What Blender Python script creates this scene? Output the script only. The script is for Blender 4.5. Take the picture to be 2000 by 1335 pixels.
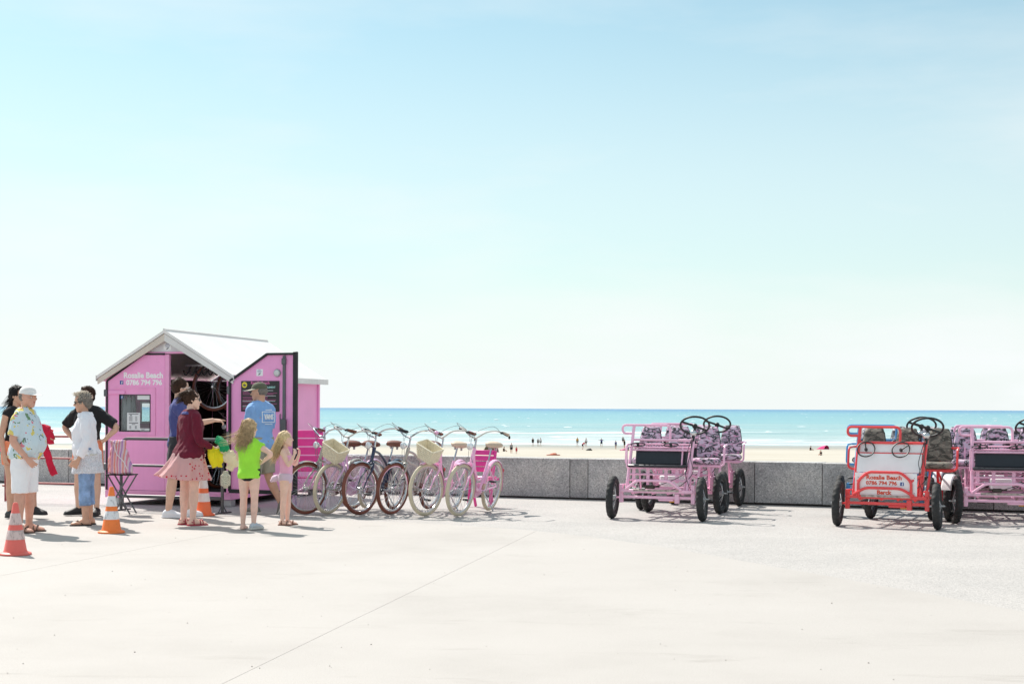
import bpy, math, random
from mathutils import Vector as V, Matrix as M, noise as NZ

random.seed(7)
R = math.radians
SC = bpy.context.scene
COL = SC.collection
for _o in list(bpy.data.objects):
    bpy.data.objects.remove(_o)

# ------------------------------------------------------------------ camera
cam_d = bpy.data.cameras.new('camera')
cam_d.lens = 50.0
cam_d.sensor_width = 36.0
cam_d.shift_y = 0.06475
cam_d.clip_start = 0.1
cam_d.clip_end = 120000
cam = bpy.data.objects.new('camera', cam_d)
cam.location = (0, 0, 1.42)
cam.rotation_euler = (R(90), R(-0.23), 0)
COL.objects.link(cam)
SC.camera = cam

# ------------------------------------------------------------------ sky and sun (behind the hut, to the left)
SUN_AZ = R(-40)          # measured from the view direction, negative = to the left
SUN_EL = R(49)
world = bpy.data.worlds.new('World')
SC.world = world
world.use_nodes = True
wn = world.node_tree
wn.nodes.clear()
w_out = wn.nodes.new('ShaderNodeOutputWorld')
w_bg = wn.nodes.new('ShaderNodeBackground')
w_sky = wn.nodes.new('ShaderNodeTexSky')
w_sky.sky_type = 'NISHITA'
w_sky.sun_disc = False
w_sky.sun_elevation = SUN_EL
w_sky.sun_rotation = SUN_AZ
w_sky.altitude = 0
w_sky.air_density = 1.0
w_sky.dust_density = 1.0
w_sky.ozone_density = 1.6
w_bg.inputs['Strength'].default_value = 0.081
# thin bright sea haze: whitens the sky evenly all round, most at the horizon, with faint high cirrus in it
w_tc = wn.nodes.new('ShaderNodeTexCoord')
w_sep = wn.nodes.new('ShaderNodeSeparateXYZ')
wn.links.new(w_tc.outputs['Generated'], w_sep.inputs[0])
w_veil = wn.nodes.new('ShaderNodeValToRGB')
w_veil.color_ramp.interpolation = 'EASE'
_e = w_veil.color_ramp.elements
_e[0].position, _e[0].color = 0.0, (.93, .93, .93, 1)
_e[1].position, _e[1].color = 0.30, (.22, .22, .22, 1)
_z = _e.new(1.0)
_z.color = (.62, .62, .62, 1)
_k = _e.new(0.12)
_k.color = (.56, .56, .56, 1)
wn.links.new(w_sep.outputs['Z'], w_veil.inputs[0])
w_map = wn.nodes.new('ShaderNodeMapping')
w_map.inputs['Scale'].default_value = (1.4, 1.4, 6.0)
w_map.inputs['Rotation'].default_value = (0.25, 0.12, 0.3)
wn.links.new(w_tc.outputs['Generated'], w_map.inputs[0])
w_ci = wn.nodes.new('ShaderNodeTexNoise')
w_ci.inputs['Scale'].default_value = 2.2
w_ci.inputs['Detail'].default_value = 6.0
w_ci.inputs['Roughness'].default_value = 0.55
wn.links.new(w_map.outputs[0], w_ci.inputs['Vector'])
w_cr = wn.nodes.new('ShaderNodeMapRange')
w_cr.inputs['From Min'].default_value = 0.45
w_cr.inputs['From Max'].default_value = 0.8
w_cr.inputs['To Min'].default_value = 0.0
w_cr.inputs['To Max'].default_value = 0.34
wn.links.new(w_ci.outputs[0], w_cr.inputs['Value'])
w_add = wn.nodes.new('ShaderNodeMath')
w_add.operation = 'ADD'
w_add.use_clamp = True
wn.links.new(w_veil.outputs[0], w_add.inputs[0])
wn.links.new(w_cr.outputs[0], w_add.inputs[1])
w_mix = wn.nodes.new('ShaderNodeMixRGB')
wn.links.new(w_add.outputs[0], w_mix.inputs[0])
w_tint = wn.nodes.new('ShaderNodeMixRGB')
w_tint.blend_type = 'MULTIPLY'
w_tint.inputs[0].default_value = 1.0
w_tint.inputs[2].default_value = (0.575, 0.83, 0.735, 1)      # the clear, greenish blue of sea air
wn.links.new(w_sky.outputs[0], w_tint.inputs[1])
wn.links.new(w_tint.outputs[0], w_mix.inputs[1])
w_mix.inputs[2].default_value = (5.25, 5.5, 5.48, 1)
wn.links.new(w_mix.outputs[0], w_bg.inputs['Color'])
wn.links.new(w_bg.outputs[0], w_out.inputs['Surface'])

sun_d = bpy.data.lights.new('sun', 'SUN')
sun_d.energy = 2.65
sun_d.angle = R(0.53)
sun_d.color = (1.0, 0.94, 0.87)
sun = bpy.data.objects.new('sun', sun_d)
_sd = V((math.sin(SUN_AZ) * math.cos(SUN_EL), math.cos(SUN_AZ) * math.cos(SUN_EL), math.sin(SUN_EL)))
sun.rotation_euler = (-_sd).to_track_quat('-Z', 'Y').to_euler()
sun.location = (-20, 30, 40)
COL.objects.link(sun)

SC.view_settings.view_transform = 'Standard'
SC.view_settings.look = 'None'
SC.view_settings.exposure = 1.15
SC.view_settings.gamma = 1.0
SC.view_settings.use_curve_mapping = False
SC.render.engine = 'CYCLES'
SC.cycles.max_bounces = 7
SC.cycles.transparent_max_bounces = 12
SC.cycles.use_denoising = True


# ------------------------------------------------------------------ materials
MATS = {}


def new_mat(name):
    m = bpy.data.materials.new(name)
    m.use_nodes = True
    nt = m.node_tree
    return m, nt, nt.nodes['Principled BSDF']


def node(nt, kind, **kw):
    n = nt.nodes.new('ShaderNode' + kind)
    for k, v in kw.items():
        if k in n.inputs.keys():
            n.inputs[k].default_value = v
        else:
            setattr(n, k, v)
    return n


def ramp(nt, fac, stops, interp='LINEAR'):
    r = nt.nodes.new('ShaderNodeValToRGB')
    r.color_ramp.interpolation = interp
    el = r.color_ramp.elements
    while len(el) > len(stops):
        el.remove(el[-1])
    while len(el) < len(stops):
        el.new(0.5)
    for e, (p, c) in zip(el, stops):
        e.position = p
        e.color = (c[0], c[1], c[2], 1)
    nt.links.new(fac, r.inputs[0])
    return r


def mat(name, col, rough=0.5, metal=0.0, var=0.10, scale=6.0, bump=0.0, bscale=40.0, coat=0.0, sss=0.0, sheen=0.0, stretch=None, spec=0.5):
    """plain surface with slight uneven colour, and fine relief if wanted"""
    if name in MATS:
        return MATS[name]
    m, nt, p = new_mat(name)
    tc = node(nt, 'TexCoord')
    src = tc.outputs['Object']
    if stretch:
        mp = node(nt, 'Mapping')
        mp.inputs['Scale'].default_value = stretch
        nt.links.new(src, mp.inputs[0])
        src = mp.outputs[0]
    n = node(nt, 'TexNoise', Scale=scale, Detail=5.0, Roughness=0.6)
    nt.links.new(src, n.inputs['Vector'])
    a = [max(0, c * (1 - var)) for c in col[:3]]
    b = [min(1, c * (1 + var)) for c in col[:3]]
    r = ramp(nt, n.outputs[0], [(0.3, a), (0.7, b)])
    nt.links.new(r.outputs[0], p.inputs['Base Color'])
    p.inputs['Roughness'].default_value = rough
    p.inputs['Metallic'].default_value = metal
    p.inputs['Specular IOR Level'].default_value = spec
    if coat:
        p.inputs['Coat Weight'].default_value = coat
        p.inputs['Coat Roughness'].default_value = 0.15
    if sss:
        p.inputs['Subsurface Weight'].default_value = sss
        p.inputs['Subsurface Radius'].default_value = (0.02, 0.008, 0.005)
        p.inputs['Subsurface Scale'].default_value = 0.5
    if sheen:
        p.inputs['Sheen Weight'].default_value = sheen
    if bump:
        n2 = node(nt, 'TexNoise', Scale=bscale, Detail=4.0)
        nt.links.new(src, n2.inputs['Vector'])
        bp = node(nt, 'Bump', Strength=bump, Distance=0.01)
        nt.links.new(n2.outputs[0], bp.inputs['Height'])
        nt.links.new(bp.outputs[0], p.inputs['Normal'])
    MATS[name] = m
    return m


def enamel(name, col, chip=(.20, .15, .13), amount=.69, rough=.35, coat=.4):
    """brushed or sprayed enamel with knocks and scuffs worn into it"""
    m = mat(name, col, rough, coat=coat, var=.06)
    nt = m.node_tree
    p = nt.nodes['Principled BSDF']
    src = p.inputs['Base Color'].links[0].from_socket
    tc = node(nt, 'TexCoord')
    n = node(nt, 'TexNoise', Scale=19.0, Detail=8.0, Roughness=0.72)
    nt.links.new(tc.outputs['Object'], n.inputs['Vector'])
    r = ramp(nt, n.outputs[0], [(amount - .035, (0, 0, 0)), (amount, (1, 1, 1))])
    mx = node(nt, 'MixRGB')
    nt.links.new(r.outputs[0], mx.inputs[0])
    nt.links.new(src, mx.inputs[1])
    mx.inputs[2].default_value = (*chip, 1)
    nt.links.new(mx.outputs[0], p.inputs['Base Color'])
    return m


def camo(name, cols, scale=9.0):
    m, nt, p = new_mat(name)
    tc = node(nt, 'TexCoord')
    mp = node(nt, 'Mapping')
    mp.inputs['Scale'].default_value = (1.0, 1.0, 2.1)
    oi = node(nt, 'ObjectInfo')                     # each cushion is cut from another place in the cloth
    mo = node(nt, 'VectorMath', operation='MULTIPLY_ADD')
    mo.inputs[1].default_value = (7.3, 3.1, 5.7)
    nt.links.new(oi.outputs['Random'], mo.inputs[0])
    nt.links.new(tc.outputs['Object'], mo.inputs[2])
    nt.links.new(mo.outputs[0], mp.inputs[0])
    n = node(nt, 'TexNoise', Scale=scale, Detail=2.5, Roughness=0.5, Distortion=0.6)
    nt.links.new(mp.outputs[0], n.inputs['Vector'])
    st = [(0.0, cols[0]), (0.385, cols[1]), (0.475, cols[2]), (0.54, cols[3]), (0.575, cols[0])]
    r = ramp(nt, n.outputs[0], st, 'CONSTANT')
    nt.links.new(r.outputs[0], p.inputs['Base Color'])
    n2 = node(nt, 'TexNoise', Scale=16.0, Detail=3.0)
    nt.links.new(tc.outputs['Object'], n2.inputs['Vector'])
    bp = node(nt, 'Bump', Strength=0.35, Distance=0.02)
    nt.links.new(n2.outputs[0], bp.inputs['Height'])
    nt.links.new(bp.outputs[0], p.inputs['Normal'])
    p.inputs['Roughness'].default_value = 0.75
    MATS[name] = m
    return m


# ------------------------------------------------------------------ mesh builder
class MB:
    def __init__(s):
        s.v, s.f, s.m = [], [], []
        s.cur = 0
        s.xf = None

    def add(s, vs, fs):
        o = len(s.v)
        if s.xf is not None:
            vs = [s.xf @ V(p) for p in vs]
        s.v.extend([tuple(p) for p in vs])
        for f in fs:
            s.f.append([i + o for i in f])
            s.m.append(s.cur)
        return s

    def box(s, c, sz, rot=None):
        x, y, z = sz[0] / 2, sz[1] / 2, sz[2] / 2
        vs = [V((a * x, b * y, d * z)) for d in (-1, 1) for a, b in ((-1, -1), (1, -1), (1, 1), (-1, 1))]
        if rot is not None:
            vs = [rot @ p for p in vs]
        vs = [p + V(c) for p in vs]
        return s.add(vs, [(3, 2, 1, 0), (4, 5, 6, 7), (0, 1, 5, 4), (1, 2, 6, 5), (2, 3, 7, 6), (3, 0, 4, 7)])

    def bbox(s, c, sz, b=0.006, rot=None):
        """box with chamfered edges"""
        x, y, z = sz[0] / 2, sz[1] / 2, sz[2] / 2
        b = min(b, x * .49, y * .49, z * .49)
        rings = []
        for (dz, ins) in ((-z, b), (-z + b, 0), (z - b, 0), (z, b)):
            xx, yy = x - ins, y - ins
            rings.append([V((px, py, dz)) for px, py in ((-xx + b, -yy), (xx - b, -yy), (xx, -yy + b), (xx, yy - b), (xx - b, yy), (-xx + b, yy), (-xx, yy - b), (-xx, -yy + b))])
        return s.rings(rings, c, rot)

    def rings(s, rings, c=(0, 0, 0), rot=None, closed_caps=True):
        n = len(rings[0])
        vs = [p for r in rings for p in r]
        if rot is not None:
            vs = [rot @ p for p in vs]
        vs = [p + V(c) for p in vs]
        fs = []
        for k in range(len(rings) - 1):
            for i in range(n):
                j = (i + 1) % n
                fs.append((k * n + i, k * n + j, (k + 1) * n + j, (k + 1) * n + i))
        if closed_caps:
            fs.append(tuple(range(n - 1, -1, -1)))
            fs.append(tuple((len(rings) - 1) * n + i for i in range(n)))
        return s.add(vs, fs)

    def tube(s, path, r, n=8, closed=False, flat=None):
        P = [V(p) for p in path]
        N = len(P)
        rr = [r] * N if not isinstance(r, (list, tuple)) else list(r)
        T = []
        for i in range(N):
            if closed:
                t = P[(i + 1) % N] - P[i - 1]
            else:
                t = P[min(i + 1, N - 1)] - P[max(i - 1, 0)]
            T.append(t.normalized() if t.length > 1e-9 else V((0, 0, 1)))
        up = V((0, 0, 1)) if abs(T[0].z) < 0.9 else V((1, 0, 0))
        if flat is not None:
            up = V(flat[0])
        u = (up - T[0] * up.dot(T[0])).normalized()
        rings = []
        for i in range(N):
            if i:
                u = (u - T[i] * u.dot(T[i]))
                u = u.normalized() if u.length > 1e-6 else T[i].orthogonal().normalized()
            w = T[i].cross(u)
            fa = flat[1] if flat is not None else 1.0
            rings.append([P[i] + (u * math.cos(a) * fa + w * math.sin(a)) * rr[i] for a in (2 * math.pi * k / n for k in range(n))])
        if closed:
            vs = [p for q in rings for p in q]
            fs = []
            for k in range(N):
                k2 = (k + 1) % N
                for i in range(n):
                    j = (i + 1) % n
                    fs.append((k * n + i, k * n + j, k2 * n + j, k2 * n + i))
            return s.add(vs, fs)
        return s.rings(rings)

    def ell(s, c, rad, rot=None, seg=16, ring=10):
        rings = []
        for k in range(1, ring):
            t = -math.pi / 2 + math.pi * k / ring
            rings.append([V((rad[0] * math.cos(t) * math.cos(a), rad[1] * math.cos(t) * math.sin(a), rad[2] * math.sin(t))) for a in (2 * math.pi * i / seg for i in range(seg))])
        vs = [V((0, 0, -rad[2]))] + [p for q in rings for p in q] + [V((0, 0, rad[2]))]
        if rot is not None:
            vs = [rot @ p for p in vs]
        vs = [p + V(c) for p in vs]
        fs = []
        for i in range(seg):
            j = (i + 1) % seg
            fs.append((0, 1 + j, 1 + i))
            for k in range(ring - 2):
                fs.append((1 + k * seg + i, 1 + k * seg + j, 1 + (k + 1) * seg + j, 1 + (k + 1) * seg + i))
            b = 1 + (ring - 2) * seg
            fs.append((b + i, b + j, len(vs) - 1))
        return s.add(vs, fs)

    def prism(s, poly, y0, y1):
        """polygon given in x,z and pushed from y0 to y1"""
        n = len(poly)
        vs = [V((p[0], y0, p[1])) for p in poly] + [V((p[0], y1, p[1])) for p in poly]
        fs = [tuple(range(n)), tuple(range(2 * n - 1, n - 1, -1))]
        for i in range(n):
            j = (i + 1) % n
            fs.append((j, i, n + i, n + j))
        return s.add(vs, fs)

    def lathe(s, prof, seg=32, axis='Z', c=(0, 0, 0), closed=False):
        """profile of (radius, height) turned about an axis"""
        rings = []
        for (r, h) in prof:
            q = []
            for i in range(seg):
                a = 2 * math.pi * i / seg
                if axis == 'Z':
                    q.append(V((r * math.cos(a), r * math.sin(a), h)))
                elif axis == 'X':
                    q.append(V((h, r * math.cos(a), r * math.sin(a))))
                else:
                    q.append(V((r * math.sin(a), h, r * math.cos(a))))
            rings.append(q)
        if closed:
            rings.append(rings[0])
        return s.rings(rings, c, None, not closed)

    def mesh(s, name, mats, sharp=35):
        me = bpy.data.meshes.new(name)
        me.from_pydata(s.v, [], s.f)
        for k in (mats if isinstance(mats, (list, tuple)) else [mats]):
            me.materials.append(k)
        me.polygons.foreach_set('material_index', s.m)
        me.polygons.foreach_set('use_smooth', [True] * len(s.f))
        me.update()
        if sharp:
            me.set_sharp_from_angle(angle=R(sharp))
        return me

    def build(s, name, mats, parent=None, loc=(0, 0, 0), rot=(0, 0, 0), sharp=35):
        return link(name, s.mesh(name, mats, sharp), parent, loc, rot)


def link(name, me, parent=None, loc=(0, 0, 0), rot=(0, 0, 0), scale=None):
    o = bpy.data.objects.new(name, me)
    o.location = loc
    o.rotation_euler = rot
    if scale:
        o.scale = scale
    COL.objects.link(o)
    if parent is not None:
        o.parent = parent
    return o


def tag(o, label, cat, group=None, kind=None):
    if label:
        o['label'] = label
    if cat:
        o['category'] = cat
    if group:
        o['group'] = group
    if kind:
        o['kind'] = kind
    return o


def thing(name, label, cat, loc=(0, 0, 0), rotz=0.0, group=None, tilt=(0, 0)):
    o = bpy.data.objects.new(name, None)
    o.empty_display_size = 0.2
    COL.objects.link(o)
    o.location = loc
    o.rotation_mode = 'XYZ'
    o.rotation_euler = (tilt[0], tilt[1], rotz)
    return tag(o, label, cat, group)


def fillet(pts, rad, k=5, closed=False):
    P = [V(p) for p in pts]
    out = []
    n = len(P)
    for i in range(n):
        if not closed and i in (0, n - 1):
            out.append(P[i])
            continue
        a, b, c = P[i - 1], P[i], P[(i + 1) % n]
        d1, d2 = (a - b), (c - b)
        r = min(rad, d1.length * .49, d2.length * .49)
        p0, p2 = b + d1.normalized() * r, b + d2.normalized() * r
        for j in range(k + 1):
            t = j / k
            out.append(p0 * (1 - t) ** 2 + b * 2 * t * (1 - t) + p2 * t * t)
    return out


def spline(pts, per=6):
    """smooth curve through the points"""
    P = [V(p) for p in pts]
    out = []
    for i in range(len(P) - 1):
        p0, p1, p2, p3 = P[max(i - 1, 0)], P[i], P[i + 1], P[min(i + 2, len(P) - 1)]
        for j in range(per):
            t = j / per
            out.append(0.5 * ((2 * p1) + (p2 - p0) * t + (2 * p0 - 5 * p1 + 4 * p2 - p3) * t * t + (3 * p1 - p0 - 3 * p2 + p3) * t ** 3))
    out.append(P[-1])
    return out


def lettering(name, txt, size, material, parent, loc, rot=(R(90), 0, 0), bold=0.02, depth=0.0015, width=None, align='CENTER', space=1.0):
    """flat lettering facing -y; width squeezes the line to a given length"""
    cu = bpy.data.curves.new(name, 'FONT')
    cu.body = txt
    cu.size = size
    cu.align_x = align
    cu.offset = bold * size
    cu.extrude = depth
    cu.space_character = space
    cu.resolution_u = 3
    tmp = bpy.data.objects.new(name, cu)
    COL.objects.link(tmp)
    dg = bpy.context.evaluated_depsgraph_get()
    me = bpy.data.meshes.new_from_object(tmp.evaluated_get(dg))
    bpy.data.objects.remove(tmp)
    bpy.data.curves.remove(cu)
    if width and len(me.vertices):
        xs = [v.co.x for v in me.vertices]
        k = width / (max(xs) - min(xs))
        for v in me.vertices:
            v.co.x *= k
    me.materials.clear()
    me.materials.append(material)
    return link(name, me, parent, loc, rot)


def remesh(mb, name, mats, voxel, smooth=3, wob=0.0, wscale=9.0, seed=0.0, fn=None):
    """weld overlapping closed shapes into one skin"""
    me = bpy.data.meshes.new(name)
    me.from_pydata(mb.v, [], mb.f)
    tmp = bpy.data.objects.new(name, me)
    COL.objects.link(tmp)
    md = tmp.modifiers.new('r', 'REMESH')
    md.mode = 'VOXEL'
    md.voxel_size = voxel
    if smooth:
        ms = tmp.modifiers.new('s', 'SMOOTH')
        ms.iterations = smooth
        ms.factor = 0.5
    dg = bpy.context.evaluated_depsgraph_get()
    out = bpy.data.meshes.new_from_object(tmp.evaluated_get(dg))
    bpy.data.objects.remove(tmp)
    bpy.data.meshes.remove(me)
    out.name = name
    out.materials.clear()
    for k in (mats if isinstance(mats, (list, tuple)) else [mats]):
        out.materials.append(k)
    if wob or fn:
        off = V((seed * 3.1, seed * 1.7, seed * 0.7))
        nrm = [v.normal.copy() for v in out.vertices]
        for v, n in zip(out.vertices, nrm):
            if wob:
                q = V((v.co.x, v.co.y, v.co.z * 0.55)) * wscale + off
                v.co += n * wob * (0.8 * NZ.noise(q) + 0.9 * (0.35 - abs(NZ.noise(q * 1.55 + V((5, 2, 8)))) * 1.6) + 0.35 * NZ.noise(q * 3.1))
            if fn:
                v.co = fn(v.co)
    out.polygons.foreach_set('use_smooth', [True] * len(out.polygons))
    out.update()
    return out

# ================================================================== the setting
def struct(o):
    o['kind'] = 'structure'
    return o


# --- wall line (world): through (0.81, 22.25) falling to the right
WALL_S = -0.405


def wall_y(x):
    return 22.3 + WALL_S * (x - 0.81)


def m_aggregate():
    m, nt, p = new_mat('exposed_aggregate')
    tc = node(nt, 'TexCoord')
    v = node(nt, 'TexVoronoi', Scale=85.0)
    nt.links.new(tc.outputs['Object'], v.inputs['Vector'])
    r = ramp(nt, v.outputs['Color'], [(0.0, (.27, .26, .25)), (0.35, (.425, .405, .392)), (0.75, (.478, .457, .44)), (1.0, (.545, .525, .51))])
    n = node(nt, 'TexNoise', Scale=0.7, Detail=6.0, Roughness=0.65)
    nt.links.new(tc.outputs['Object'], n.inputs['Vector'])
    r2 = ramp(nt, n.outputs[0], [(0.3, (.86, .86, .86)), (0.75, (1.04, 1.03, 1.02))])
    mx = node(nt, 'MixRGB', blend_type='MULTIPLY')
    mx.inputs[0].default_value = 1
    nt.links.new(r.outputs[0], mx.inputs[1])
    nt.links.new(r2.outputs[0], mx.inputs[2])
    nt.links.new(mx.outputs[0], p.inputs['Base Color'])
    bp = node(nt, 'Bump', Strength=0.5, Distance=0.006)
    nt.links.new(v.outputs['Distance'], bp.inputs['Height'])
    nt.links.new(bp.outputs[0], p.inputs['Normal'])
    p.inputs['Roughness'].default_value = 0.85
    return m


def m_concrete():
    m, nt, p = new_mat('pale_concrete')
    tc = node(nt, 'TexCoord')
    n = node(nt, 'TexNoise', Scale=0.55, Detail=8.0, Roughness=0.62)
    nt.links.new(tc.outputs['Object'], n.inputs['Vector'])
    r = ramp(nt, n.outputs[0], [(0.25, (.392, .365, .342)), (0.5, (.440, .412, .388)), (0.8, (.468, .440, .416))])
    n2 = node(nt, 'TexNoise', Scale=140.0, Detail=3.0, Roughness=0.7)
    nt.links.new(tc.outputs['Object'], n2.inputs['Vector'])
    r2 = ramp(nt, n2.outputs[0], [(0.28, (.74, .73, .72)), (0.5, (1, 1, 1)), (0.8, (1.05, 1.05, 1.05))])
    mx = node(nt, 'MixRGB', blend_type='MULTIPLY')
    mx.inputs[0].default_value = 1
    nt.links.new(r.outputs[0], mx.inputs[1])
    nt.links.new(r2.outputs[0], mx.inputs[2])
    # dark pits and dropped specks
    v = node(nt, 'TexVoronoi', Scale=2.3)
    nt.links.new(tc.outputs['Object'], v.inputs['Vector'])
    r3 = ramp(nt, v.outputs['Distance'], [(0.0, (.35, .33, .31)), (0.018, (.6, .58, .56)), (0.03, (1, 1, 1))])
    mx2 = node(nt, 'MixRGB', blend_type='MULTIPLY')
    mx2.inputs[0].default_value = 0.6
    nt.links.new(mx.outputs[0], mx2.inputs[1])
    nt.links.new(r3.outputs[0], mx2.inputs[2])
    # long dull scuffs and dried splashes
    mp = node(nt, 'Mapping')
    mp.inputs['Scale'].default_value = (.35, 1.6, 1)
    mp.inputs['Rotation'].default_value = (0, 0, .5)
    nt.links.new(tc.outputs['Object'], mp.inputs[0])
    n4 = node(nt, 'TexNoise', Scale=1.6, Detail=9.0, Roughness=0.72, Distortion=0.5)
    nt.links.new(mp.outputs[0], n4.inputs['Vector'])
    r4 = ramp(nt, n4.outputs[0], [(0.28, (.84, .83, .82)), (0.42, (1, 1, 1))])
    mx4 = node(nt, 'MixRGB', blend_type='MULTIPLY')
    mx4.inputs[0].default_value = 1
    nt.links.new(mx2.outputs[0], mx4.inputs[1])
    nt.links.new(r4.outputs[0], mx4.inputs[2])
    nt.links.new(mx4.outputs[0], p.inputs['Base Color'])
    bp = node(nt, 'Bump', Strength=0.25, Distance=0.004)
    nt.links.new(n2.outputs[0], bp.inputs['Height'])
    nt.links.new(bp.outputs[0], p.inputs['Normal'])
    p.inputs['Roughness'].default_value = 0.8
    return m


def sheet(name, poly, z, material, thick=None):
    mb = MB()
    n = len(poly)
    if thick is None:
        mb.add([(x, y, z) for x, y in poly], [tuple(range(n))])
    else:
        mb.add([(x, y, z) for x, y in poly] + [(x, y, z - thick) for x, y in poly],
               [tuple(range(n))] + [((i + 1) % n, i, n + i, n + (i + 1) % n) for i in range(n)])
    return mb.build(name, material, sharp=20)


AGG = m_aggregate()
CON = m_concrete()
prom = struct(sheet('promenade', [(-60, -30), (60, -30), (60, wall_y(60) + 0.30), (-60, wall_y(-60) + 0.30)], 0.0, AGG))

# smooth concrete slabs poured over it, cut by saw joints
edge = spline([(-14, 19.9), (-6, 19.1), (-3.2, 18.35), (-0.24, 16.92), (1.35, 14.94), (2.33, 12.89), (2.93, 11.60), (3.61, 10.01), (4.6, 7.4), (6.2, 3.5), (8, -3)], 5)
region = [(p.x, p.y) for p in edge] + [(8, -12), (-14, -12)]


def clip(poly, a, n, gap):
    """keep the side where (p - a).n > gap"""
    out = []
    d = [((p[0] - a[0]) * n[0] + (p[1] - a[1]) * n[1]) - gap for p in poly]
    for i in range(len(poly)):
        j = (i + 1) % len(poly)
        if d[i] >= 0:
            out.append(poly[i])
        if (d[i] >= 0) != (d[j] >= 0):
            t = d[i] / (d[i] - d[j])
            out.append((poly[i][0] + t * (poly[j][0] - poly[i][0]), poly[i][1] + t * (poly[j][1] - poly[i][1])))
    return out


def nrm2(d):
    l = math.hypot(*d)
    return (d[1] / l, -d[0] / l)


jA = ((-1.47, 7.30), nrm2((1.14, 5.93)))      # normal points right
jC = ((-4.27, 11.88), nrm2((0.91, 3.69)))
jE = ((-8.2, 12.0), nrm2((0.8, 3.7)))
jB = ((-3.97, 11.05), nrm2((6.92, -2.87)))    # normal points towards the camera
jF = ((-0.3, 4.6), nrm2((6.92, -2.87)))
flip = lambda n: (-n[0], -n[1])
cols = [[(jA[0], jA[1], 1)], [(jA[0], jA[1], -1), (jC[0], jC[1], 1)], [(jC[0], jC[1], -1), (jE[0], jE[1], 1)], [(jE[0], jE[1], -1)]]
rows = [[(jB[0], jB[1], -1)], [(jB[0], jB[1], 1), (jF[0], jF[1], -1)], [(jF[0], jF[1], 1)]]
GAP = {id(jA): .006, id(jC): .0025, id(jE): .004, id(jB): .0022, id(jF): .004}
paving = None
for ci, c in enumerate(cols):
    for ri, r in enumerate(rows):
        poly = region
        for (a, n, sgn) in c + r:
            g = .0017 if (a is jA[0]) else (.0026 if a in (jC[0], jB[0]) else .003)
            poly = clip(poly, a, n if sgn > 0 else flip(n), g)
        if len(poly) < 3:
            continue
        o = sheet('concrete_slab', poly, 0.006 + 0.0007 * ((ci * 3 + ri * 5) % 3), CON, 0.0055)
        o.parent = prom


# grit and pebbles blown over the paving
random.seed(5)
mb = MB()
for _ in range(140):
    y = random.uniform(6.6, 19.5)
    x = random.uniform(-.40, .40) * y
    s = random.uniform(.0018, .0042) * (1.5 if random.random() < .08 else 1)
    mb.ell((x, y, .009 + s * .4), (s * random.uniform(.7, 1.6), s * random.uniform(.7, 1.4), s * .6), M.Rotation(random.uniform(0, 6), 3, 'Z'), 6, 4)
grit = mb.build('grit', mat('grit_stone', (.30, .27, .24), .9, var=.5, scale=3), sharp=0)
grit['kind'] = 'stuff'
grit['label'] = 'scattered grit and small pebbles on the paving'


# --- granite sea wall
def m_granite(name, dark):
    m, nt, p = new_mat(name)
    tc = node(nt, 'TexCoord')
    v = node(nt, 'TexVoronoi', Scale=64.0)
    nt.links.new(tc.outputs['Object'], v.inputs['Vector'])
    k = dark
    r = ramp(nt, v.outputs['Color'], [(0.0, (.085 * k, .083 * k, .081 * k)), (0.35, (.175 * k, .170 * k, .166 * k)), (0.7, (.22 * k, .214 * k, .208 * k)), (1.0, (.30 * k, .292 * k, .285 * k))])
    n = node(nt, 'TexNoise', Scale=2.5, Detail=5.0)
    nt.links.new(tc.outputs['Object'], n.inputs['Vector'])
    r2 = ramp(nt, n.outputs[0], [(0.28, (.68, .68, .69)), (0.5, (.97, .965, .96)), (0.72, (1.12, 1.10, 1.06))])
    mx = node(nt, 'MixRGB', blend_type='MULTIPLY')
    mx.inputs[0].default_value = 1
    nt.links.new(r.outputs[0], mx.inputs[1])
    nt.links.new(r2.outputs[0], mx.inputs[2])
    nt.links.new(mx.outputs[0], p.inputs['Base Color'])
    bp = node(nt, 'Bump', Strength=0.35, Distance=0.006)
    nt.links.new(v.outputs['Distance'], bp.inputs['Height'])
    nt.links.new(bp.outputs[0], p.inputs['Normal'])
    p.inputs['Roughness'].default_value = 0.6
    return m


GR = [m_granite('granite_a', 2.28), m_granite('granite_b', 1.98), m_granite('granite_c', 2.5)]
wa = math.atan(WALL_S)
sea_wall = thing('granite_wall', 'low grey granite block wall between the promenade and the beach', 'wall', (0.81, 22.3, 0), wa)
mbm = MB()
mbm.box((0, .225, .30), (40, .30, .60))
mbm.build('wall_core', mat('mortar', (.10, .095, .09), .9), sea_wall)
joints = [-19.6]
while joints[-1] < 19:
    joints.append(joints[-1] + random.choice((0.92, 1.0, 1.08)))
for t in (-0.17, 0.10, 1.14 - 0.03, 2.06, 3.02, 4.02):
    k = min(range(len(joints)), key=lambda i: abs(joints[i] - t))
    joints[k] = t
joints.sort()
for i in range(len(joints) - 1):
    a, b = joints[i], joints[i + 1]
    w = b - a - 0.010
    if w < 0.15:
        continue
    mb = MB()
    mb.bbox((0, 0, 0), (w, 0.42, 0.61), 0.006)
    mb.build('stone_block', GR[i % 3], sea_wall, ((a + b) / 2, .225 + random.uniform(-.004, .004), 0.335 + random.uniform(-.003, .003)))

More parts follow.
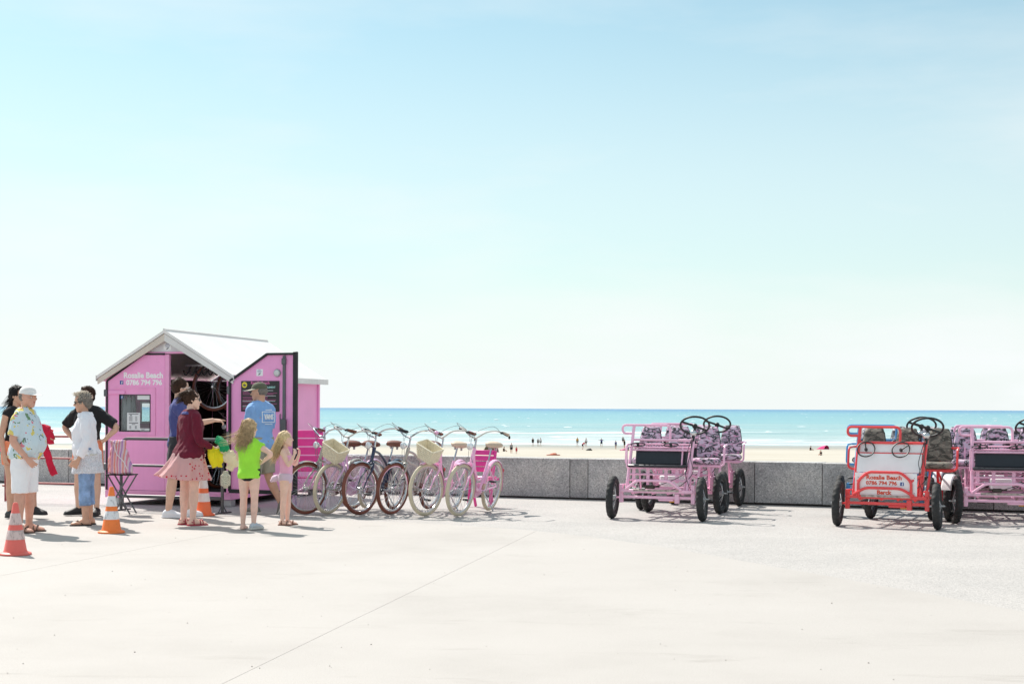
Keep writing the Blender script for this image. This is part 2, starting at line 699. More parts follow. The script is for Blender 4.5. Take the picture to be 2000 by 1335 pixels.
# --- beach: falls from behind the wall to the wide sand six metres lower
def m_sand():
    m, nt, p = new_mat('beach_sand')
    tc = node(nt, 'TexCoord')
    n = node(nt, 'TexNoise', Scale=0.25, Detail=8.0, Roughness=0.65)
    mp = node(nt, 'Mapping')
    mp.inputs['Scale'].default_value = (0.25, 1.0, 1.0)
    nt.links.new(tc.outputs['Object'], mp.inputs[0])
    nt.links.new(mp.outputs[0], n.inputs['Vector'])
    r = ramp(nt, n.outputs[0], [(0.3, (.42, .38, .31)), (0.55, (.47, .435, .37)), (0.75, (.51, .48, .42))])
    sx = node(nt, 'SeparateXYZ')
    nt.links.new(tc.outputs['Object'], sx.inputs[0])
    nn = node(nt, 'TexNoise', Scale=0.03, Detail=4.0)
    nt.links.new(tc.outputs['Object'], nn.inputs['Vector'])
    ad = node(nt, 'Math', operation='MULTIPLY_ADD')
    ad.inputs[1].default_value = 26.0
    nt.links.new(nn.outputs[0], ad.inputs[0])
    nt.links.new(sx.outputs['Y'], ad.inputs[2])
    mr = node(nt, 'MapRange')
    mr.inputs['From Min'].default_value = 268
    mr.inputs['From Max'].default_value = 300
    nt.links.new(ad.outputs[0], mr.inputs['Value'])
    mx = node(nt, 'MixRGB')
    nt.links.new(mr.outputs[0], mx.inputs[0])
    nt.links.new(r.outputs[0], mx.inputs[1])
    mx.inputs[2].default_value = (.30, .27, .22, 1)      # wet sand
    nt.links.new(mx.outputs[0], p.inputs['Base Color'])
    rr = node(nt, 'MapRange')
    rr.inputs['To Min'].default_value = 0.95
    rr.inputs['To Max'].default_value = 0.28
    nt.links.new(mr.outputs[0], rr.inputs['Value'])
    nt.links.new(rr.outputs[0], p.inputs['Roughness'])
    return m


mb = MB()
prof = [(wall_y(0) - 22.3 + 22.55, -0.02), (24.5, -0.4), (34, -3.6), (48, -5.4), (80, -5.75), (140, -5.9), (215, -6.0), (260, -6.08), (300, -6.3), (345, -6.7), (420, -8.0)]
NX = 60
vs, fs = [], []
for j, (y, z) in enumerate(prof):
    for i in range(NX + 1):
        x = -1500 + 3000 * i / NX
        k = max(0.0, 1 - (y - 22.5) / 60)
        xx = x * (0.03 + 0.97 * min(1, (y - 22) / 200 + .06))
        yy = y + WALL_S * (xx - 0.81) * k if abs(xx) < 200 else y + WALL_S * 200 * (1 if xx > 0 else -1) * k
        zz = z + (0.10 * NZ.noise(V((xx * .06, yy * .06, 0))) if 30 < y < 260 else 0)
        vs.append((xx, yy, zz))
for j in range(len(prof) - 1):
    for i in range(NX):
        a = j * (NX + 1) + i
        fs.append((a, a + 1, a + NX + 2, a + NX + 1))
mb.add(vs, fs)
struct(mb.build('beach', m_sand(), sharp=0))


# --- sea
def m_sea():
    m, nt, p = new_mat('sea_water')
    tc = node(nt, 'TexCoord')
    sx = node(nt, 'SeparateXYZ')
    nt.links.new(tc.outputs['Object'], sx.inputs[0])
    # depth colour, sandy turquoise to deeper blue; sky reflection painted into the inshore wash
    lg = node(nt, 'Math', operation='LOGARITHM')
    lg.inputs[1].default_value = 10
    nt.links.new(sx.outputs['Y'], lg.inputs[0])
    mr = node(nt, 'MapRange')
    mr.inputs['From Min'].default_value = 2.5
    mr.inputs['From Max'].default_value = 4.2
    nt.links.new(lg.outputs[0], mr.inputs['Value'])
    mp = node(nt, 'Mapping')
    mp.inputs['Scale'].default_value = (0.22, 1.0, 1.0)
    nt.links.new(tc.outputs['Object'], mp.inputs[0])
    big = node(nt, 'TexNoise', Scale=0.008, Detail=4.0)
    nt.links.new(mp.outputs[0], big.inputs['Vector'])
    ad = node(nt, 'Math', operation='MULTIPLY_ADD')
    ad.inputs[1].default_value = 0.45
    nt.links.new(big.outputs[0], ad.inputs[0])
    nt.links.new(mr.outputs[0], ad.inputs[2])
    base = ramp(nt, ad.outputs[0], [(0.20, (.48, .52, .53)), (0.30, (.29, .42, .42)), (0.50, (.19, .38, .41)), (0.75, (.14, .335, .40)), (0.92, (.09, .26, .38)), (1.0, (.065, .21, .36))])
    # foam: streaky caps offshore, broad sheets in the surf
    fn = node(nt, 'TexNoise', Scale=0.11, Detail=7.0, Roughness=0.68, Distortion=0.4)
    nt.links.new(mp.outputs[0], fn.inputs['Vector'])
    cap = ramp(nt, fn.outputs[0], [(0.66, (0, 0, 0)), (0.72, (1, 1, 1))])
    near = node(nt, 'MapRange')
    near.inputs['From Min'].default_value = 415
    near.inputs['From Max'].default_value = 335
    near.inputs['To Min'].default_value = 0.0
    near.inputs['To Max'].default_value = 0.10
    nt.links.new(sx.outputs['Y'], near.inputs['Value'])
    sf = node(nt, 'TexNoise', Scale=0.16, Detail=8.0, Roughness=0.7, Distortion=0.8)
    nt.links.new(mp.outputs[0], sf.inputs['Vector'])
    s2 = node(nt, 'Math', operation='ADD')
    nt.links.new(sf.outputs[0], s2.inputs[0])
    nt.links.new(near.outputs[0], s2.inputs[1])
    surf = ramp(nt, s2.outputs[0], [(0.60, (0, 0, 0)), (0.72, (1, 1, 1))])
    mxf = node(nt, 'Math', operation='MAXIMUM')
    nt.links.new(cap.outputs[0], mxf.inputs[0])
    nt.links.new(surf.outputs[0], mxf.inputs[1])
    # breaking crests, by height of the wave
    cz = node(nt, 'MapRange')
    cz.inputs['From Min'].default_value = -5.75
    cz.inputs['From Max'].default_value = -5.35
    nt.links.new(sx.outputs['Z'], cz.inputs['Value'])
    mx3 = node(nt, 'Math', operation='MAXIMUM')
    nt.links.new(mxf.outputs[0], mx3.inputs[0])
    nt.links.new(cz.outputs[0], mx3.inputs[1])
    mxf = mx3
    # shading of the wave faces, put into the water colour by noise
    chop = node(nt, 'TexNoise', Scale=0.055, Detail=6.0, Roughness=0.7)
    nt.links.new(mp.outputs[0], chop.inputs['Vector'])
    cr = ramp(nt, chop.outputs[0], [(0.3, (.78, .84, .88)), (0.7, (1.2, 1.14, 1.1))])
    cm = node(nt, 'MixRGB', blend_type='MULTIPLY')
    cm.inputs[0].default_value = 1
    nt.links.new(base.outputs[0], cm.inputs[1])
    nt.links.new(cr.outputs[0], cm.inputs[2])
    base = cm
    col = node(nt, 'MixRGB')
    nt.links.new(mxf.outputs[0], col.inputs[0])
    nt.links.new(base.outputs[0], col.inputs[1])
    col.inputs[2].default_value = (.80, .82, .82, 1)
    nt.links.new(col.outputs[0], p.inputs['Base Color'])
    rr = node(nt, 'MapRange')
    rr.inputs['To Min'].default_value = 0.32
    rr.inputs['To Max'].default_value = 0.9
    nt.links.new(mxf.outputs[0], rr.inputs['Value'])
    nt.links.new(rr.outputs[0], p.inputs['Roughness'])
    p.inputs['IOR'].default_value = 1.33
    wv = node(nt, 'TexNoise', Scale=0.35, Detail=5.0, Roughness=0.6)
    nt.links.new(mp.outputs[0], wv.inputs['Vector'])
    bp = node(nt, 'Bump', Strength=0.9, Distance=1.0)
    nt.links.new(wv.outputs[0], bp.inputs['Height'])
    nt.links.new(bp.outputs[0], p.inputs['Normal'])
    return m


mb = MB()
ys = [272, 276, 280, 284, 288, 292, 296, 300, 304, 308, 312, 316, 320]
y = 320.0
while y < 470:
    y += 1.5
    ys.append(y)
while y < 60000:
    y *= 1.12
    ys.append(y)
NX = 220
vs, fs = [], []
for y in ys:
    for i in range(NX + 1):
        u = -1 + 2 * i / NX
        x = u * (0.62 * y + 60)
        z = -6.22
        if y < 470:
            z = -6.42 + 0.3 * min(1, (y - 272) / 120)
            for (yc, h, wd, ph) in ((340, 0.55, 5, 1.0), (372, 0.95, 6, 4.0), (405, 1.6, 7, 9.0), (438, 1.2, 8, 15.0)):
                yl = yc + 9 * NZ.noise(V((x * .012, ph, 0))) + 4 * NZ.noise(V((x * .05, ph, 3)))
                hh = h * max(0.0, 0.45 + 1.0 * NZ.noise(V((x * .018, ph, 7))))
                d = (y - yl) / wd
                z += hh * (math.exp(-d * d) if d > 0 else math.exp(-d * d * 3.0))
            z += 0.10 * NZ.noise(V((x * .1, y * .15, 0)))
        elif y < 3000:
            z += 0.25 * NZ.noise(V((x * .03, y * .08, 0)))
        vs.append((x, y, z))
for j in range(len(ys) - 1):
    for i in range(NX):
        a = j * (NX + 1) + i
        fs.append((a, a + 1, a + NX + 2, a + NX + 1))
mb.add(vs, fs)
struct(mb.build('sea', m_sea(), sharp=0))

# white horses: short breaking crests scattered over the open water
random.seed(21)
mb = MB()
for _ in range(150):
    y = 430 * (1 + random.random() ** 1.6 * 5.5)
    x = random.uniform(-.42, .42) * y
    w = random.uniform(.8, 3.6) * (1 + y / 2500)
    h = random.uniform(.08, .36) * (1 + y / 3000)
    n = 7
    rings = []
    for i in range(n + 1):
        t = i / n
        k = math.sin(math.pi * min(max(t, .03), .97)) ** .7 * random.uniform(.6, 1.15)
        xx = x + (t - .5) * w
        yy = y + random.uniform(-.4, .4)
        rings.append([V((xx, yy - .9 * k, -6.30)), V((xx, yy - .5 * k, -6.25 + h * k * .7)), V((xx, yy, -6.22 + h * k)), V((xx, yy + 1.2 * k, -6.30))])
    mb.rings(rings)
foam = mb.build('whitecaps', mat('sea_foam', (.80, .83, .84), .9, var=.05, scale=2), sharp=0)
foam['kind'] = 'stuff'
foam['label'] = 'small white breaking crests scattered over the open sea'

# ================================================================== pink hire hut
PINK = mat('hut_pink_paint', (.95, .375, .685), .42, var=.05, scale=3, bump=.04, bscale=30)
def streak(m):
    """rain streaks and rubbed grime in the paint"""
    nt = m.node_tree
    p = nt.nodes['Principled BSDF']
    src = p.inputs['Base Color'].links[0].from_socket
    tc = node(nt, 'TexCoord')
    mp = node(nt, 'Mapping')
    mp.inputs['Scale'].default_value = (9, 9, .7)
    nt.links.new(tc.outputs['Object'], mp.inputs[0])
    n = node(nt, 'TexNoise', Scale=2.0, Detail=7.0, Roughness=0.65)
    nt.links.new(mp.outputs[0], n.inputs['Vector'])
    r = ramp(nt, n.outputs[0], [(.30, (.86, .84, .84)), (.55, (1, 1, 1))])
    mx = node(nt, 'MixRGB', blend_type='MULTIPLY')
    mx.inputs[0].default_value = .22
    nt.links.new(src, mx.inputs[1])
    nt.links.new(r.outputs[0], mx.inputs[2])
    nt.links.new(mx.outputs[0], p.inputs['Base Color'])


streak(PINK)
PINK2 = mat('hut_pink_trim', (.90, .39, .65), .45, var=.06)
WHITE_ROOF = mat('white_roof_sheet', (.80, .775, .755), .5, var=.05, scale=2)
CREAM_TRIM = mat('cream_bargeboard', (.66, .58, .50), .6, var=.05)
SEAL = mat('black_rubber_seal', (.018, .018, .02), .6, var=.2)
STEEL_D = mat('dark_grey_steel', (.13, .135, .145), .45, .4)
GALV = mat('galvanised_steel', (.45, .46, .47), .4, .8)
WHITE = mat('white_print', (.93, .93, .93), .6, var=.02)
BLUE_F = mat('blue_print', (.035, .09, .32), .5, var=.02)
DARK = mat('shade_dark_board', (.035, .03, .028), .85, var=.3)  # near black: the hut's inner shade put into the board colour
RUBBER = mat('black_rubber', (.022, .022, .023), .75, var=.25, scale=20, bump=.3, bscale=90)
BROWN_T = mat('brown_tyre_rubber', (.17, .048, .028), .5, var=.15)
CHROME = mat('polished_metal', (.62, .62, .63), .22, 1.0, var=.03)
PAPER = mat('paper', (.78, .79, .80), .7, var=.02)
INK = mat('grey_ink', (.10, .10, .12), .7)


def m_glass(name='window_glass'):
    if name in MATS:
        return MATS[name]
    m, nt, p = new_mat(name)
    out = nt.nodes['Material Output']
    tr = node(nt, 'BsdfTransparent')
    tr.inputs[0].default_value = (.92, .95, .95, 1)
    gl = node(nt, 'BsdfGlossy', Roughness=0.03)
    lw = node(nt, 'LayerWeight', Blend=0.5)
    pw = node(nt, 'Math', operation='POWER')
    pw.inputs[1].default_value = 4.0
    nt.links.new(lw.outputs['Facing'], pw.inputs[0])
    fr = node(nt, 'Math', operation='MULTIPLY_ADD')
    fr.inputs[1].default_value = 0.7
    fr.inputs[2].default_value = 0.05
    nt.links.new(pw.outputs[0], fr.inputs[0])
    mx = node(nt, 'MixShader')
    nt.links.new(fr.outputs[0], mx.inputs[0])
    nt.links.new(tr.outputs[0], mx.inputs[1])
    nt.links.new(gl.outputs[0], mx.inputs[2])
    nt.links.new(mx.outputs[0], out.inputs['Surface'])
    MATS[name] = m
    return m


GLASS = m_glass()
hut = thing('rental_hut', 'pink wooden bicycle hire hut with white gabled roof and its right door swung open', 'hut', (-4.964, 20.475, 0), math.atan2(-.265, .964))
HL = 3.22
ZR, SL = 2.47, 0.60          # ridge height of the wall line, fall per metre


def roof_z(x):
    return ZR - SL * abs(x)


mb = MB()
for x0, x1, y0, y1 in ((-1, 1, 0.0, .09), (-1, 1, HL - .09, HL), (-1, -.91, .09, HL - .09), (.91, 1, .09, HL - .09)):
    mb.box(((x0 + x1) / 2, (y0 + y1) / 2, .155), (x1 - x0, y1 - y0, .10))
mb.build('base_frame', PINK2, hut)
for fx in (-.86, .93):
    for fy in (.12, HL - .12):
        mb = MB()
        mb.bbox((0, 0, .052), (.12, .14, .104), .008)
        mb.build('foot', GALV, hut, (fx, fy, 0))
mb = MB()
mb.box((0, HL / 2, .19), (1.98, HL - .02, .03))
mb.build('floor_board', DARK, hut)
# long side walls: boards with a lapped groove
for sx in (-1, 1):
    w = MB()
    if sx > 0:
        w.box((.955, HL / 2, 1.03), (.04, HL - .02, 1.65))
    else:                       # the left one has a window on the sea
        y0, y1, z0, z1 = .88, 1.24, 1.185, 1.49
        w.box((-.955, (.01 + y0) / 2, 1.03), (.04, y0 - .01, 1.65))
        w.box((-.955, (HL - .01 + y1) / 2, 1.03), (.04, HL - .01 - y1, 1.65))
        w.box((-.955, (y0 + y1) / 2, (.205 + z0) / 2), (.04, y1 - y0, z0 - .205))
        w.box((-.955, (y0 + y1) / 2, (1.855 + z1) / 2), (.04, y1 - y0, 1.855 - z1))
    wall = w.build('side_wall', [PINK, DARK], hut)
    if sx < 0:
        g = MB()
        g.box((-.955, (y0 + y1) / 2, (z0 + z1) / 2), (.006, y1 - y0, z1 - z0))
        g.build('side_pane', GLASS, wall)
        g = MB()
        for c, q in (((-.93, (y0 + y1) / 2, z0), (.02, y1 - y0 + .06, .03)), ((-.93, (y0 + y1) / 2, z1), (.02, y1 - y0 + .06, .03)), ((-.93, y0, (z0 + z1) / 2), (.02, .03, z1 - z0 - .032)), ((-.93, y1, (z0 + z1) / 2), (.02, .03, z1 - z0 - .032))):
            g.box(c, q)
        g.build('window_frame', WHITE, wall)
    for yy in (0.03, HL * .5, HL - 0.03):
        b = MB()
        b.bbox((sx * .985, yy, 1.03), (.03, .06, 1.64), .004)
        b.build('corner_post' if yy != HL * .5 else 'wall_batten', PINK, hut)
BW = MB()
yb = HL - .03
BW.box((0, yb, 1.03), (1.87, .04, 1.65))
BW.prism([(-.935, 1.86), (.935, 1.86), (0, 2.41)], yb - .02, yb + .02)
BW.build('back_wall', [PINK], hut)
# roof sheets
OH = .10
for sx in (-1, 1):
    mb = MB()
    e = 1.09
    t = .045
    prof = [(0, ZR + .01), (sx * e, ZR + .01 - SL * e), (sx * e, ZR + .01 - SL * e + t), (0, ZR + .01 + t)]
    if sx < 0:
        prof = prof[::-1]
    mb.prism(prof, -OH, HL + OH)
    rf = mb.build('roof_slope', WHITE_ROOF, hut)
    # eave flashing
    fl = MB()
    fl.box((sx * (e + .006), HL / 2, ZR - SL * e + .020), (.008, HL + 2 * OH + .01, .085))
    fl.build('eave_trim', mat('white_flashing', (.72, .71, .70), .4), rf)
    # bargeboard
    bb = MB()
    d = .105
    pr = [(0, ZR), (sx * (e - .01), ZR - SL * (e - .01)), (sx * (e - .01), ZR - SL * (e - .01) - d * .7), (0, ZR - d)]
    if sx < 0:
        pr = pr[::-1]
    bb.prism(pr, -OH + .012, -OH + .036)
    bb.build('bargeboard', CREAM_TRIM if sx < 0 else mat('white_bargeboard', (.74, .72, .70), .55), hut)
rc = MB()
rc.tube([(0, -OH - .004, ZR + .058), (0, HL + OH + .004, ZR + .058)], .02, 6)
rc.build('ridge_cap', WHITE_ROOF, hut)
# gable panel above the doors
gp = MB()
gp.prism([(-.40, 2.215), (.40, 2.215), (0, 2.43)], .005, .03)
gable = gp.build('gable_panel', mat('white_gable', (.76, .75, .77), .5), hut)
st = MB()
st.box((0, .003, 2.29), (.12, .003, .10))
sticker = st.build('sticker', WHITE, gable)
for k, (w_, z_) in enumerate(((.05, 2.325), (.085, 2.305), (.06, 2.287))):
    b = MB()
    b.box((0, 0, z_), (w_, .002, .006))
    b.build('printed_line', BLUE_F, sticker)
b = MB()
b.prism([(-.02, 2.245), (.0, 2.25), (.024, 2.272), (.012, 2.274), (-.012, 2.262)], -.001, .001)
b.build('printed_mark', INK, sticker)
# door frame
df = MB()
df.box((0, .02, 2.20), (.80, .05, .028))
df.bbox((-.005, .02, 1.195), (.075, .055, 1.96), .004)
for sx in (-1, 1):
    df.bbox((sx * .982, .02, 1.00), (.036, .06, 1.58), .004)
    v0, v1 = V((sx * .385, .02, 2.185)), V((sx * .985, .02, 1.815))
    d = (v1 - v0)
    ang = math.atan2(d.z, d.x)
    df.box((v0 + v1) / 2, (d.length, .05, .035), M.Rotation(-ang, 3, 'Y'))
df.box((0, .02, .195), (1.93, .06, .028))
df.build('door_frame', PINK2, hut)


def leaf_poly(w, inset=0.0):
    """door leaf: hinge side at 0, meeting side at w"""
    i = inset
    return [(i, .215 + i), (w - i, .215 + i), (w - i, 2.18 - i), (w - .335 - i * .3, 2.18 - i), (i, 1.795 - i)]


# closed left leaf with its window
LW = .93
left = bpy.data.objects.new('door', None)
COL.objects.link(left)
left.parent = hut
left.location = (-.965, -.012, 0)
wx0, wx1, wz0, wz1 = .195, .705, 1.06, 1.60
lp = MB()
for poly in ([(0, .215), (LW, .215), (LW, wz0), (0, wz0)], [(0, wz0), (wx0, wz0), (wx0, wz1), (0, wz1)], [(wx1, wz0), (LW, wz0), (LW, wz1), (wx1, wz1)],
             [(0, wz1), (LW, wz1), (LW, 2.18), (LW - .335, 2.18), (0, 1.795)]):
    lp.prism(poly, 0, .035)
lp.build('door_panel', PINK, left, sharp=20)
sl = MB()
P = leaf_poly(LW)
for a, b in ((P[4], P[0]), (P[3], P[4]), (P[2], P[3])):
    p0, p1 = V((a[0], -.004, a[1])), V((b[0], -.004, b[1]))
    d = p1 - p0
    sl.box((p0 + p1) / 2, (d.length, .018, .026), M.Rotation(-math.atan2(d.z, d.x), 3, 'Y'))
sl.build('rubber_seal', SEAL, left)
wf = MB()
for c, s in ((((wx0 + wx1) / 2, -.003, wz0 - .05), (wx1 - wx0 + .16, .012, .012)), (((wx0 + wx1) / 2, -.003, wz1 + .09), (wx1 - wx0 + .16, .012, .012)),
             ((wx1 + .075, -.003, (wz0 + wz1) / 2 + .02), (.012, .012, wz1 - wz0 + .12))):
    wf.box(c, s)
win = wf.build('window_frame', PINK2, left)
bd = MB()
for c, s in ((((wx0 + wx1) / 2, .012, wz0 + .006), (wx1 - wx0, .03, .012)), (((wx0 + wx1) / 2, .012, wz1 - .006), (wx1 - wx0, .03, .012)),
             ((wx0 + .007, .012, (wz0 + wz1) / 2), (.014, .03, wz1 - wz0 - .025)), ((wx1 - .007, .012, (wz0 + wz1) / 2), (.014, .03, wz1 - wz0 - .025))):
    bd.box(c, s)
bd.build('glazing_bead', SEAL, win)
g = MB()
g.box(((wx0 + wx1) / 2, .016, (wz0 + wz1) / 2), (wx1 - wx0 - .026, .005, wz1 - wz0 - .024))
g.build('pane', GLASS, win)


def notice(x0, x1, z0, z1, y, parent, lines, material=PAPER, name='paper_notice'):
    n_ = MB()
    n_.box(((x0 + x1) / 2, y, (z0 + z1) / 2), (x1 - x0, .002, z1 - z0))
    o = n_.build(name, material, parent)
    for (lx, lz, lw, lh) in lines:
        q = MB()
        q.box((x0 + lx * (x1 - x0), y - .0022, z0 + lz * (z1 - z0)), (lw * (x1 - x0), .0015, lh * (z1 - z0)))
        q.build('printed_line', INK, o)
    return o


ls = [(.5, .93, .75, .035), (.3, .85, .12, .05), (.5, .42, .7, .04), (.5, .34, .25, .03)]
for k in range(7):
    ls += [(.28, .78 - k * .04, .26, .012), (.7, .78 - k * .04, .14, .012)]
for k in range(4):
    ls += [(.25, .24 - k * .045, .13, .02), (.68, .24 - k * .045, .14, .02)]
notice(wx0 + .125, wx0 + .335, wz0 + .02, wz0 + .275, .0115, win, ls)
notice(wx0 + .29, wx1 - .02, wz1 - .075, wz1 - .014, .0115, win, [])
notice(wx0 + .335, wx1 - .015, wz0 + .012, wz0 + .05, .0115, win, [(.3, .6, .4, .1), (.3, .3, .3, .1)])
# grey coats hanging behind the pane
for (cx, cw, top, bot, tint) in ((.235, .10, 1.57, 1.08, .30), (.315, .11, 1.58, 1.22, .22), (.39, .07, 1.58, 1.16, .16), (.30, .19, 1.32, .98, .24)):
    q = MB()
    rings = []
    for k in range(9):
        t = k / 8
        z = top + (bot - top) * t
        w_ = cw * (.45 + .55 * min(1, t * 2.2))
        rings.append([V((cx + w_ * .5 * math.cos(a), .075 + .022 * math.sin(a) + .010 * math.sin(5 * a + cx * 40 + k), z)) for a in (2 * math.pi * i / 18 for i in range(18))])
    q.rings(rings)
    q.build('hanging_coat', mat('coat_grey_%d' % int(tint * 100), (tint, tint * 1.03, tint * 1.08), .9), left, sharp=0)
lettering('lettering', 'Rosalie Beach', .118, WHITE, left, (.585, -.0015, 1.838), bold=.032, width=.63)
lettering('lettering', '0786 794 796', .102, WHITE, left, (.60, -.0015, 1.738), bold=.032, width=.58)


def f_mark(parent, x, y, z, s, rot=None):
    q = MB()
    q.box((0, 0, 0), (s, .002, s))
    o = q.build('blue_square_mark', BLUE_F, parent, (x, y, z))
    lettering('letter_f', 'f', s * 1.05, WHITE, o, (s * .10, -.0012, -s * .42), bold=.03, depth=.0008)
    return o


f_mark(left, .235, -.002, 1.772, .055)
f_mark(win, wx0 + .035, .0115, wz1 - .04, .05)
for z in (1.62, .55):
    h = MB()
    h.bbox((-.012, -.02, z), (.05, .04, .10), .006)
    h.build('hinge_barrel', STEEL_D, left)
    h = MB()
    h.bbox((.16, -.010, z + .01), (.27, .014, .055), .004)
    h.build('hinge_strap', PINK, left)
for dz in (0, .045):
    for dx in (0, .035):
        for zz in (2.06, .34):
            q = MB()
            q.ell((.80 + dx, -.001, zz + dz), (.006, .003, .006), seg=8, ring=6)
            q.build('bolt', PINK2, left)

# open right leaf, swung right round so that its inside faces the promenade
right = bpy.data.objects.new('door', None)
COL.objects.link(right)
right.parent = hut
right.location = (1.015, -.06, 0)
right.rotation_euler = (0, 0, R(-6.3))
right['label'] = 'open door leaf with notice board and lamp'
RW = 1.06
rp = MB()
rp.prism([(.02, .225), (RW - .02, .225), (RW - .02, 2.17), (.62, 2.17), (.02, 1.80)], 0, .05)
rp.build('door_panel', PINK, right, sharp=20)
sl = MB()
P = [(.012, .235), (RW, .235), (RW, 2.165), (.62, 2.165), (.012, 1.79)]
for (a, b, wd) in ((P[4], P[0], .035), (P[0], P[1], .055), (P[2], P[3], .032), (P[3], P[4], .032)):
    p0, p1 = V((a[0], -.012, a[1])), V((b[0], -.012, b[1]))
    d = p1 - p0
    sl.box((p0 + p1) / 2, (d.length, .03, wd), M.Rotation(-math.atan2(d.z, d.x), 3, 'Y'))
sl.build('rubber_seal', SEAL, right)
sl = MB()
sl.bbox((RW + .005, .005, 1.20), (.062, .05, 1.99), .006)
sl.build('door_edge_seal', SEAL, right)
br = MB()
br.bbox((RW - .165, -.012, 1.66), (.045, .022, .96), .004)
br.build('lock_bar', STEEL_D, right)
br = MB()
br.bbox((RW - .165, -.030, 1.16), (.085, .05, .20), .01)
br.build('lock_box', STEEL_D, right)
br = MB()
br.bbox((RW - .165, -.022, 2.06), (.065, .04, .09), .008)
br.build('bolt_guide', STEEL_D, right)
br = MB()
br.tube([(RW - .225, -.015, 1.10), (RW - .225, -.02, 1.30), (RW - .222, -.02, 1.33)], .008, 6)
br.build('lock_lever', STEEL_D, right)
lm = MB()
lm.lathe([(.0, -.001), (.052, -.001), (.056, -.012), (.050, -.024), (.044, -.026)], 24, 'Y', (.78, 0, 1.90))
lamp = lm.build('bulkhead_lamp', GALV, right)
lm = MB()
lm.lathe([(.043, -.020), (.035, -.032), (.015, -.038), (.0005, -.039)], 24, 'Y', (.78, 0, 1.90))
lm.build('lens', mat('frosted_lens', (.70, .70, .68), .25, bump=.5, bscale=180), lamp)
notice(.44, .545, 1.86, 1.955, -.002, right, [], WHITE, 'sticker')
stk = right.children[-1]
for w_, z_ in ((.04, 1.94), (.075, 1.925), (.05, 1.91)):
    q = MB()
    q.box((.49, -.0045, z_), (w_, .0015, .005))
    q.build('printed_line', BLUE_F, stk)
q = MB()
q.prism([(.47, 1.872), (.49, 1.877), (.514, 1.898), (.50, 1.90), (.478, 1.888)], -.0055, -.004)
q.build('printed_mark', INK, stk)
pb = MB()
pb.bbox((.505, -.008, 1.575), (.62, .012, .43), .003)
board = pb.build('notice_board', mat('board_black', (.022, .020, .022), .4), right)
PK_INK = mat('pink_ink', (.70, .16, .38), .6)
lettering('lettering', 'Rosalie Beach', .055, PK_INK, board, (.51, -.0155, 1.745), bold=.03, width=.30)
lettering('lettering', 'RÈGLEMENT', .036, mat('mint_ink', (.40, .72, .66), .6), board, (.665, -.0155, 1.688), bold=.03, width=.18)
lettering('letter_f', 'f', .05, WHITE, board, (.69, -.0155, 1.37), bold=.03)
q = MB()
q.lathe([(.0005, -.0005), (.042, -.0005), (.042, .0005), (.0005, .0005)], 24, 'Y', (.255, -.0155, 1.735))
disc = q.build('yellow_disc', mat('yellow_print', (.80, .66, .05), .6), board)
q = MB()
q.prism([(.230, 1.725), (.252, 1.712), (.280, 1.722), (.276, 1.742), (.262, 1.735), (.254, 1.758), (.246, 1.737), (.234, 1.748)], -.0175, -.0165)
q.build('printed_mark', INK, disc)
random.seed(3)
z = 1.655
for k in range(15):
    for x0, x1 in ((.225, .46), (.53, .79)):
        if random.random() < .18:
            continue
        w_ = (x1 - x0) * random.uniform(.35, .98)
        q = MB()
        q.box((x0 + w_ / 2, -.0150, z), (w_, .001, .0045))
        q.build('printed_line', PK_INK if (k % 4) else WHITE, board)
    z -= .0185
q = MB()
q.bbox((.42, -.012, 1.09), (.035, .02, .05), .004)
q.build('latch_plate', STEEL_D, right)
q = MB()
q.tube([(.10, -.015, 1.03), (.19, -.02, 1.035)], .006, 6)
q.build('latch', STEEL_D, right)
for z in (1.66, 1.02, .45):
    h = MB()
    h.bbox((-.01, -.01, z), (.04, .045, .12), .006)
    h.build('hinge_barrel', STEEL_D, right)

# inside: ceiling rail with hooks (fixed), dark boards added as the shade of the interior
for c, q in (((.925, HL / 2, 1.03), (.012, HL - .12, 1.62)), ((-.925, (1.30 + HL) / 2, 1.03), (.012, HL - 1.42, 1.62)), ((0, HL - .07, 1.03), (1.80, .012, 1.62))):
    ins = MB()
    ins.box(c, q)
    ins.build('shade_lining', DARK, hut)
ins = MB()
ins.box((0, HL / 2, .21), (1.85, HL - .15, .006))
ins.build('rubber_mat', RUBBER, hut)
rail = MB()
rail.box((.30, .55, 2.03), (.60, .03, .03))
rail.build('hook_rail', GALV, hut)
for k in range(6):
    h = MB()
    x = .04 + k * .10
    h.tube(fillet([(x + .05, .54, 2.02), (x + .045, .50, 1.96), (x - .0, .48, 1.885), (x - .035, .48, 1.915), (x - .04, .48, 1.96)], .03), .011, 6)
    h.build('hook', SEAL, hut)


def plain_wheel(name, label, loc, rotz, R0, tyre_mat, parent=None, group=None):
    w = thing(name, label, 'bicycle wheel', loc, rotz, group) if parent is None else None
    t = MB()
    t.lathe([(R0 - .024 + .024 * math.cos(a), .024 * math.sin(a)) for a in (2 * math.pi * i / 10 for i in range(10))], 40, 'X', closed=True)
    t.build('tyre', tyre_mat, w)
    t = MB()
    t.lathe([(R0 - .042, -.012), (R0 - .060, -.010), (R0 - .060, .010), (R0 - .042, .012)], 40, 'X', closed=True)
    t.build('rim', CHROME, w)
    t = MB()
    t.tube([(-.05, 0, 0), (.05, 0, 0)], .018, 8)
    t.build('hub', CHROME, w)
    t = MB()
    for k in range(28):
        a = 2 * math.pi * k / 28
        t.tube([((-1) ** k * .03, .016 * math.cos(a + .4), .016 * math.sin(a + .4)), (0, (R0 - .05) * math.cos(a), (R0 - .05) * math.sin(a))], .0016, 3)
    t.build('spokes', CHROME, w)
    return w


def hut_pt(x, y, z):
    a = hut.rotation_euler.z
    return (hut.location.x + x * math.cos(a) - y * math.sin(a), hut.location.y + x * math.sin(a) + y * math.cos(a), z)


